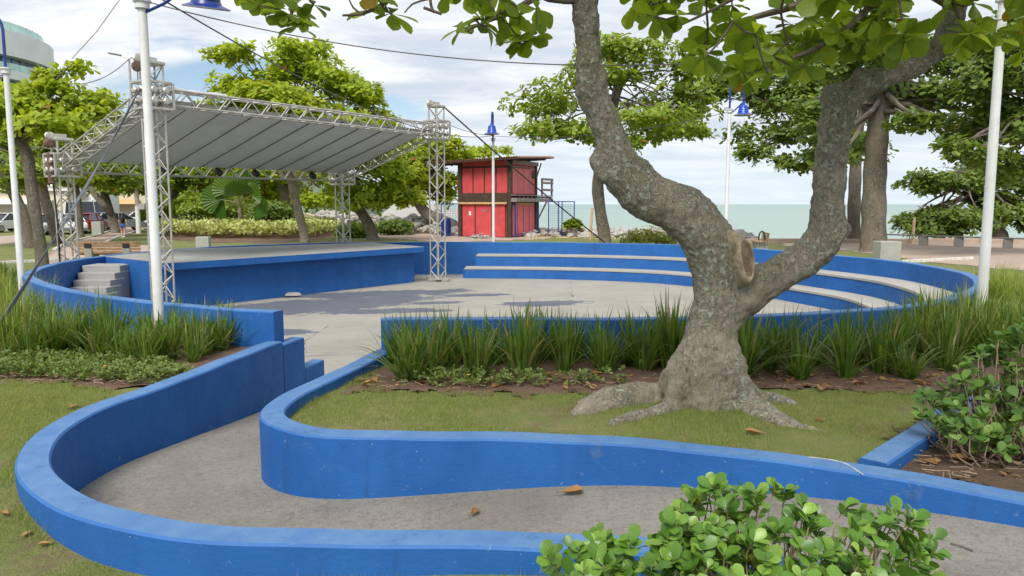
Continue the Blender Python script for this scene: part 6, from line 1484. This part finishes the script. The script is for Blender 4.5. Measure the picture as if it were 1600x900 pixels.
def person_mesh(t, J, mats, hair, top, bottom, name='body'):
    """J: joint positions in the person's own frame"""
    E = [('pelvis', 'waist'), ('waist', 'chest'), ('chest', 'neck'), ('neck', 'head'), ('head', 'crown'), ('chest', 'shL'), ('shL', 'elL'), ('elL', 'wrL'), ('chest', 'shR'), ('shR', 'elR'), ('elR', 'wrR'), ('pelvis', 'hipL'), ('hipL', 'knL'), ('knL', 'anL'), ('anL', 'toL'), ('pelvis', 'hipR'), ('hipR', 'knR'), ('knR', 'anR'), ('anR', 'toR'), ('wrL', 'paL'), ('wrR', 'paR')]
    RAD = dict(pelvis=.125, waist=.105, chest=.125, neck=.05, head=.088, crown=.075, shL=.055, shR=.055, elL=.038, elR=.038, wrL=.025, wrR=.025, paL=.03, paR=.03, hipL=.09, hipR=.09, knL=.056, knR=.056, anL=.036, anR=.036, toL=.032, toR=.032)
    names = list(J); me = bpy.data.meshes.new(name); me.from_pydata([J[k] for k in names], [(names.index(a), names.index(b)) for a, b in E], []); me.materials.append(mats)
    o = link(name, me, t); sk = o.modifiers.new('skin', 'SKIN'); sk.use_smooth_shade = True
    lay = me.skin_vertices[0] if me.skin_vertices else None
    if lay is None:
        bpy.context.view_layer.objects.active = o; me.attributes.new('skin', 'FLOAT', 'POINT')
    for i, k in enumerate(names): d = me.skin_vertices[0].data[i]; d.radius = (RAD[k], RAD[k]); d.use_root = (k == 'pelvis')
    o.modifiers.new('sub', 'SUBSURF').levels = 1; o.modifiers['sub'].render_levels = 2
    V = {k: Vector(v) for k, v in J.items()}
    for s in 'LR':   # five fingers on each hand
        m = MB(); a = V['wr' + s]; b = V['pa' + s]; d = (b - a).normalized(); q = d.cross(Vector((1, 0, 0))).normalized()
        for k in range(4): st0 = b + q * (.022 * (k - 1.5)); ln = (.062, .075, .07, .055)[k]; m.tube([st0, st0 + d * ln * .55, st0 + d * ln * .9 - Vector((0, .012, 0))], [.010, .009, .006], 5)
        st0 = a.lerp(b, .5) + q * .028; m.tube([st0, st0 + (d + q * .6).normalized() * .03, st0 + (d + q * .35).normalized() * .06], [.011, .010, .007], 5); m.build('fingers', mats, t, True)
    m = MB(); ax = V['neck'] - V['pelvis']; p = V['pelvis']
    m.tube([p.lerp(V['waist'], .3), V['waist'], V['chest'], V['chest'].lerp(V['neck'], .55)], [.145, .122, .15, .09], 14)
    for s in 'LR': m.tube([V['chest'].lerp(V['sh' + s], .5), V['sh' + s], V['sh' + s].lerp(V['el' + s], .35)], [.085, .072, .058], 10)
    m.build('top', top, t, True)
    m = MB(); m.tube([p.lerp(V['waist'], .45), p, p.lerp((V['hipL'] + V['hipR']) / 2, .7)], [.14, .165, .15], 14)
    for s in 'LR': m.tube([p.lerp(V['hip' + s], .6), V['hip' + s], V['hip' + s].lerp(V['kn' + s], bottom[1])], [.11, .105, .095 if bottom[1] < .6 else .07], 12)
    if bottom[1] > .6:
        for s in 'LR': m.tube([V['hip' + s].lerp(V['kn' + s], .8), V['kn' + s], V['an' + s]], [.075, .068, .055], 10)
    m.build('shorts' if bottom[1] < .6 else 'jeans', bottom[0], t, True)
    m = MB(); c = V['head'].lerp(V['crown'], .5); up = (V['crown'] - V['neck']).normalized()
    m.lathe(c + Vector((0, -.015, .01)), [(.03, -.02), (.092, -.01), (.102, .04), (.085, .09), (.03, .118)], 14)
    if hair == 'long': m.tube([V['head'] + Vector((0, -.05, .05)), V['neck'] + Vector((0, -.09, 0)), V['chest'] + Vector((0, -.14, -.02)), V['chest'] + Vector((.01, -.13, -.17))], [.09, .10, .10, .05], 10)
    m.build('hair', M_HAIR, t, True)
    for s in 'LR':
        m = MB(); a, b = V['an' + s], V['to' + s]; m.tube([a + Vector((0, -.03, -.03)), a.lerp(b, .5) + Vector((0, 0, -.02)), b], [.045, .045, .035], 8); m.build('shoe', M_PAPER, t, True)
    # face on the far side
    m = MB(); f = V['head'] + Vector((0, .088, 0)); m.box(f + Vector((0, .01, 0)), (.02, .03, .04), 0, .008)
    for sx in (-1, 1): m.box(f + Vector((.032 * sx, -.006, .03)), (.022, .01, .010), 0, .003); m.lathe(V['head'] + Vector((.088 * sx, 0, 0)), [(.012, -.02), (.018, 0), (.012, .02)], 8)
    m.box(f + Vector((0, -.008, -.045)), (.04, .01, .008), 0, .002); m.build('face', mats, t)
def people():
    p = G(193, 371.5); t = thing('person', p, 'woman with long dark hair, black top and blue shorts walking away on the footpath', 'person', None, .12, True)
    person_mesh(t, dict(pelvis=(0, 0, .86), waist=(0, .01, 1.02), chest=(0, .02, 1.22), neck=(0, .02, 1.38), head=(0, .03, 1.48), crown=(0, .03, 1.57), shL=(-.17, .01, 1.31), elL=(-.25, -.03, 1.07), wrL=(-.27, .06, .86), paL=(-.27, .09, .79), shR=(.17, .01, 1.31), elR=(.25, -.05, 1.07), wrR=(.26, .0, .85), paR=(.26, .02, .78), hipL=(-.09, 0, .80), knL=(-.10, .10, .46), anL=(-.09, .02, .09), toL=(-.10, .16, .04), hipR=(.09, 0, .80), knR=(.10, .0, .44), anR=(.10, -.16, .12), toR=(.10, -.04, .04)), M_SKIN, 'long', M_BTOP, (M_DENIM, .32))
    p = G(165, 357.5); t = thing('person', p, 'person in orange top and pale jeans bending forward beside a parked car', 'person', None, .9, True)
    person_mesh(t, dict(pelvis=(0, 0, .88), waist=(0, .14, .98), chest=(0, .34, 1.06), neck=(0, .48, 1.09), head=(0, .59, 1.06), crown=(0, .67, 1.03), shL=(-.17, .40, 1.05), elL=(-.22, .48, .80), wrL=(-.18, .62, .66), paL=(-.17, .66, .60), shR=(.17, .40, 1.05), elR=(.22, .48, .80), wrR=(.18, .62, .66), paR=(.17, .66, .60), hipL=(-.09, -.02, .83), knL=(-.11, .02, .47), anL=(-.11, -.05, .09), toL=(-.12, .10, .04), hipR=(.09, -.02, .83), knR=(.11, .04, .47), anR=(.11, 0, .09), toR=(.12, .15, .04)), M_SKIN, 'short', M_OTOP, (M_LDENIM, .95))
people()
def bicycle():
    p = G(72, 372.5); t = thing('bicycle', p, 'dark bicycle leaning behind the left tree trunks', 'bicycle', None, .35, True); Zv = Vector((0, 0, 1))
    for x in (-.52, .52):
        m = MB(); c = Vector((x, 0, .34)); m.tube([c + Vector((math.cos(w) * .33, 0, math.sin(w) * .33)) for w in np.linspace(0, 6.2832, 25)], .02, 6, False)
        wl_ = m.build('wheel', M_BLACK, t, True); m = MB()
        for k in range(10): w = k * .628; m.tube([c, c + Vector((math.cos(w) * .32, 0, math.sin(w) * .32))], .003, 3, False)
        tag(m.build('spokes', M_CHROME, wl_), kind='stuff')
    m = MB(); a, b, c, d, e = Vector((-.52, 0, .34)), Vector((-.08, 0, .30)), Vector((-.2, 0, .82)), Vector((.36, 0, .80)), Vector((.52, 0, .34))
    for q in ((a, b), (a, c), (b, c), (c, d), (b, d), (d, e)): m.tube(list(q), .018, 6)
    m.build('frame', M_BLACK, t, True); m = MB(); m.tube([d, d + Vector((-.02, 0, .18))], .014, 6); m.tube([d + Vector((-.02, -.28, .2)), d + Vector((.04, 0, .18)), d + Vector((-.02, .28, .2))], .014, 6); m.build('handlebar', M_BLACK, t, True)
    m = MB(); m.box(c + Vector((-.02, 0, .12)), (.26, .14, .06), 0, .02); m.build('saddle', M_BLACK, t); m = MB(); m.box(Vector((.62, 0, .72)), (.3, .34, .22), 0, .02); m.build('basket', M_GWOOD, t)
bicycle()
def apartment():
    cx, cy, R = -92.3, 115.0, 20.0; t = thing('apartment_building', (cx, cy, 0), 'pale round fronted apartment block with green glass balconies above the left trees', 'building')
    def ring(r0, r1, z0, z1, a0=-1.95, a1=.55, n=40):
        m = MB(); vs = []; fs = []
        for i in range(n + 1):
            a = a0 + (a1 - a0) * i / n
            for (r, z) in ((r0, z0), (r1, z0), (r1, z1), (r0, z1)): vs.append((cx + r * math.cos(a), cy + r * math.sin(a), z))
        for i in range(n):
            for k in range(4): fs.append((i * 4 + k, i * 4 + (k + 1) % 4, (i + 1) * 4 + (k + 1) % 4, (i + 1) * 4 + k))
        fs += [(0, 1, 2, 3), (n * 4 + 3, n * 4 + 2, n * 4 + 1, n * 4)]; return m.add(vs, fs)
    ztop = 26.6
    ring(0.1, R - 2.2, -1, ztop - .3).build('core_wall', M_CREAM, t)
    ring(R - 6, R, ztop - 3.6, ztop).build('parapet_band', M_BWHITE, t); 
    z = ztop - 3.6; k = 0
    while z > 3:
        zb = z - 2.0
        ring(R - 4, R - .2, zb - 1.25, zb).build('balcony_band', M_BWHITE, t)
        if k < 3:
            nw = 26
            for i in range(nw):
                a = -1.95 + 2.5 * (i + .5) / nw; c = Vector((cx + (R - 1.6) * math.cos(a), cy + (R - 1.6) * math.sin(a), zb + 1.0)); m = MB(); m.box(c, (.12, 1.55, 1.9), a, .02); m.build('window', M_WINGL if i % 4 else M_LAMPIN, t)
                c = Vector((cx + (R - .25) * math.cos(a), cy + (R - .25) * math.sin(a), zb + .5)); m = MB(); m.box(c, (.05, 1.82, 1.0), a, .01); m.build('balcony_glass', M_GGLASS, t)
        z -= 3.25; k += 1
    for i in range(26):
        a = -1.95 + 2.5 * (i + .5) / 26; c = Vector((cx + (R - 1.3) * math.cos(a), cy + (R - 1.3) * math.sin(a), ztop + .75)); m = MB(); m.box(c, (.05, 1.72, 1.5), a, .01); m.build('roof_glass', M_GGLASS, t)
        m = MB(); a -= 2.5 / 52; m.box(Vector((cx + (R - 1.3) * math.cos(a), cy + (R - 1.3) * math.sin(a), ztop + .78)), (.07, .07, 1.56), a, 0); m.build('rail_post', M_ALU, t)
    m = MB(); m.box((cx + 4, cy - 9, ztop + 2.2), (13, 12, 5.2), .3, .1); m.build('roof_house', M_CREAM, t)
    # low shop row on the far side of the road
    for (px, Y, w, hh, mt, lab, rm) in ((20, 78, 9, 3.6, M_CREAM, 'low cream shop building behind the left parked cars', M_ROOFW), (105, 84, 6.5, 4.2, M_BWHITE, 'low white shop with pale awning behind the left trunks', M_ROOFW), (175, 96, 8, 4.0, M_CREAM, 'low beige shop with yellow awning far down the road', None)):
        x = D(px, 330, Y).x; z = float(h(x, Y)); b = thing('shop_building', (x, Y, z), lab, 'building'); m = MB(); m.box((x, Y + 3, z + hh / 2), (w, 6, hh), .25, .05); m.build('wall', mt, b)
        m = MB(); m.box((x, Y + 3, z + hh + .12), (w + .7, 6.7, .24), .25, .04); m.build('roof', M_ROOFW, b); m = MB(); m.box((x, Y - .8, z + 2.5), (w * .9, 1.5, .10), .25, .02, M=Matrix.Rotation(.25, 3, 'Z') @ Matrix.Rotation(.35, 3, 'X')); m.build('awning', M_YWOOD if rm is None else rm, b)
        for k in (-1, 0, 1):
            q = Vector((x, Y, 0)) + Matrix.Rotation(.25, 3, 'Z') @ Vector((k * w * .3, .02 , 0)); m = MB(); m.box((q.x, q.y - .02, z + 1.15), (w * .2, .12, 2.1), .25, .02); m.build('shop_window', M_CARGL, b)
apartment()
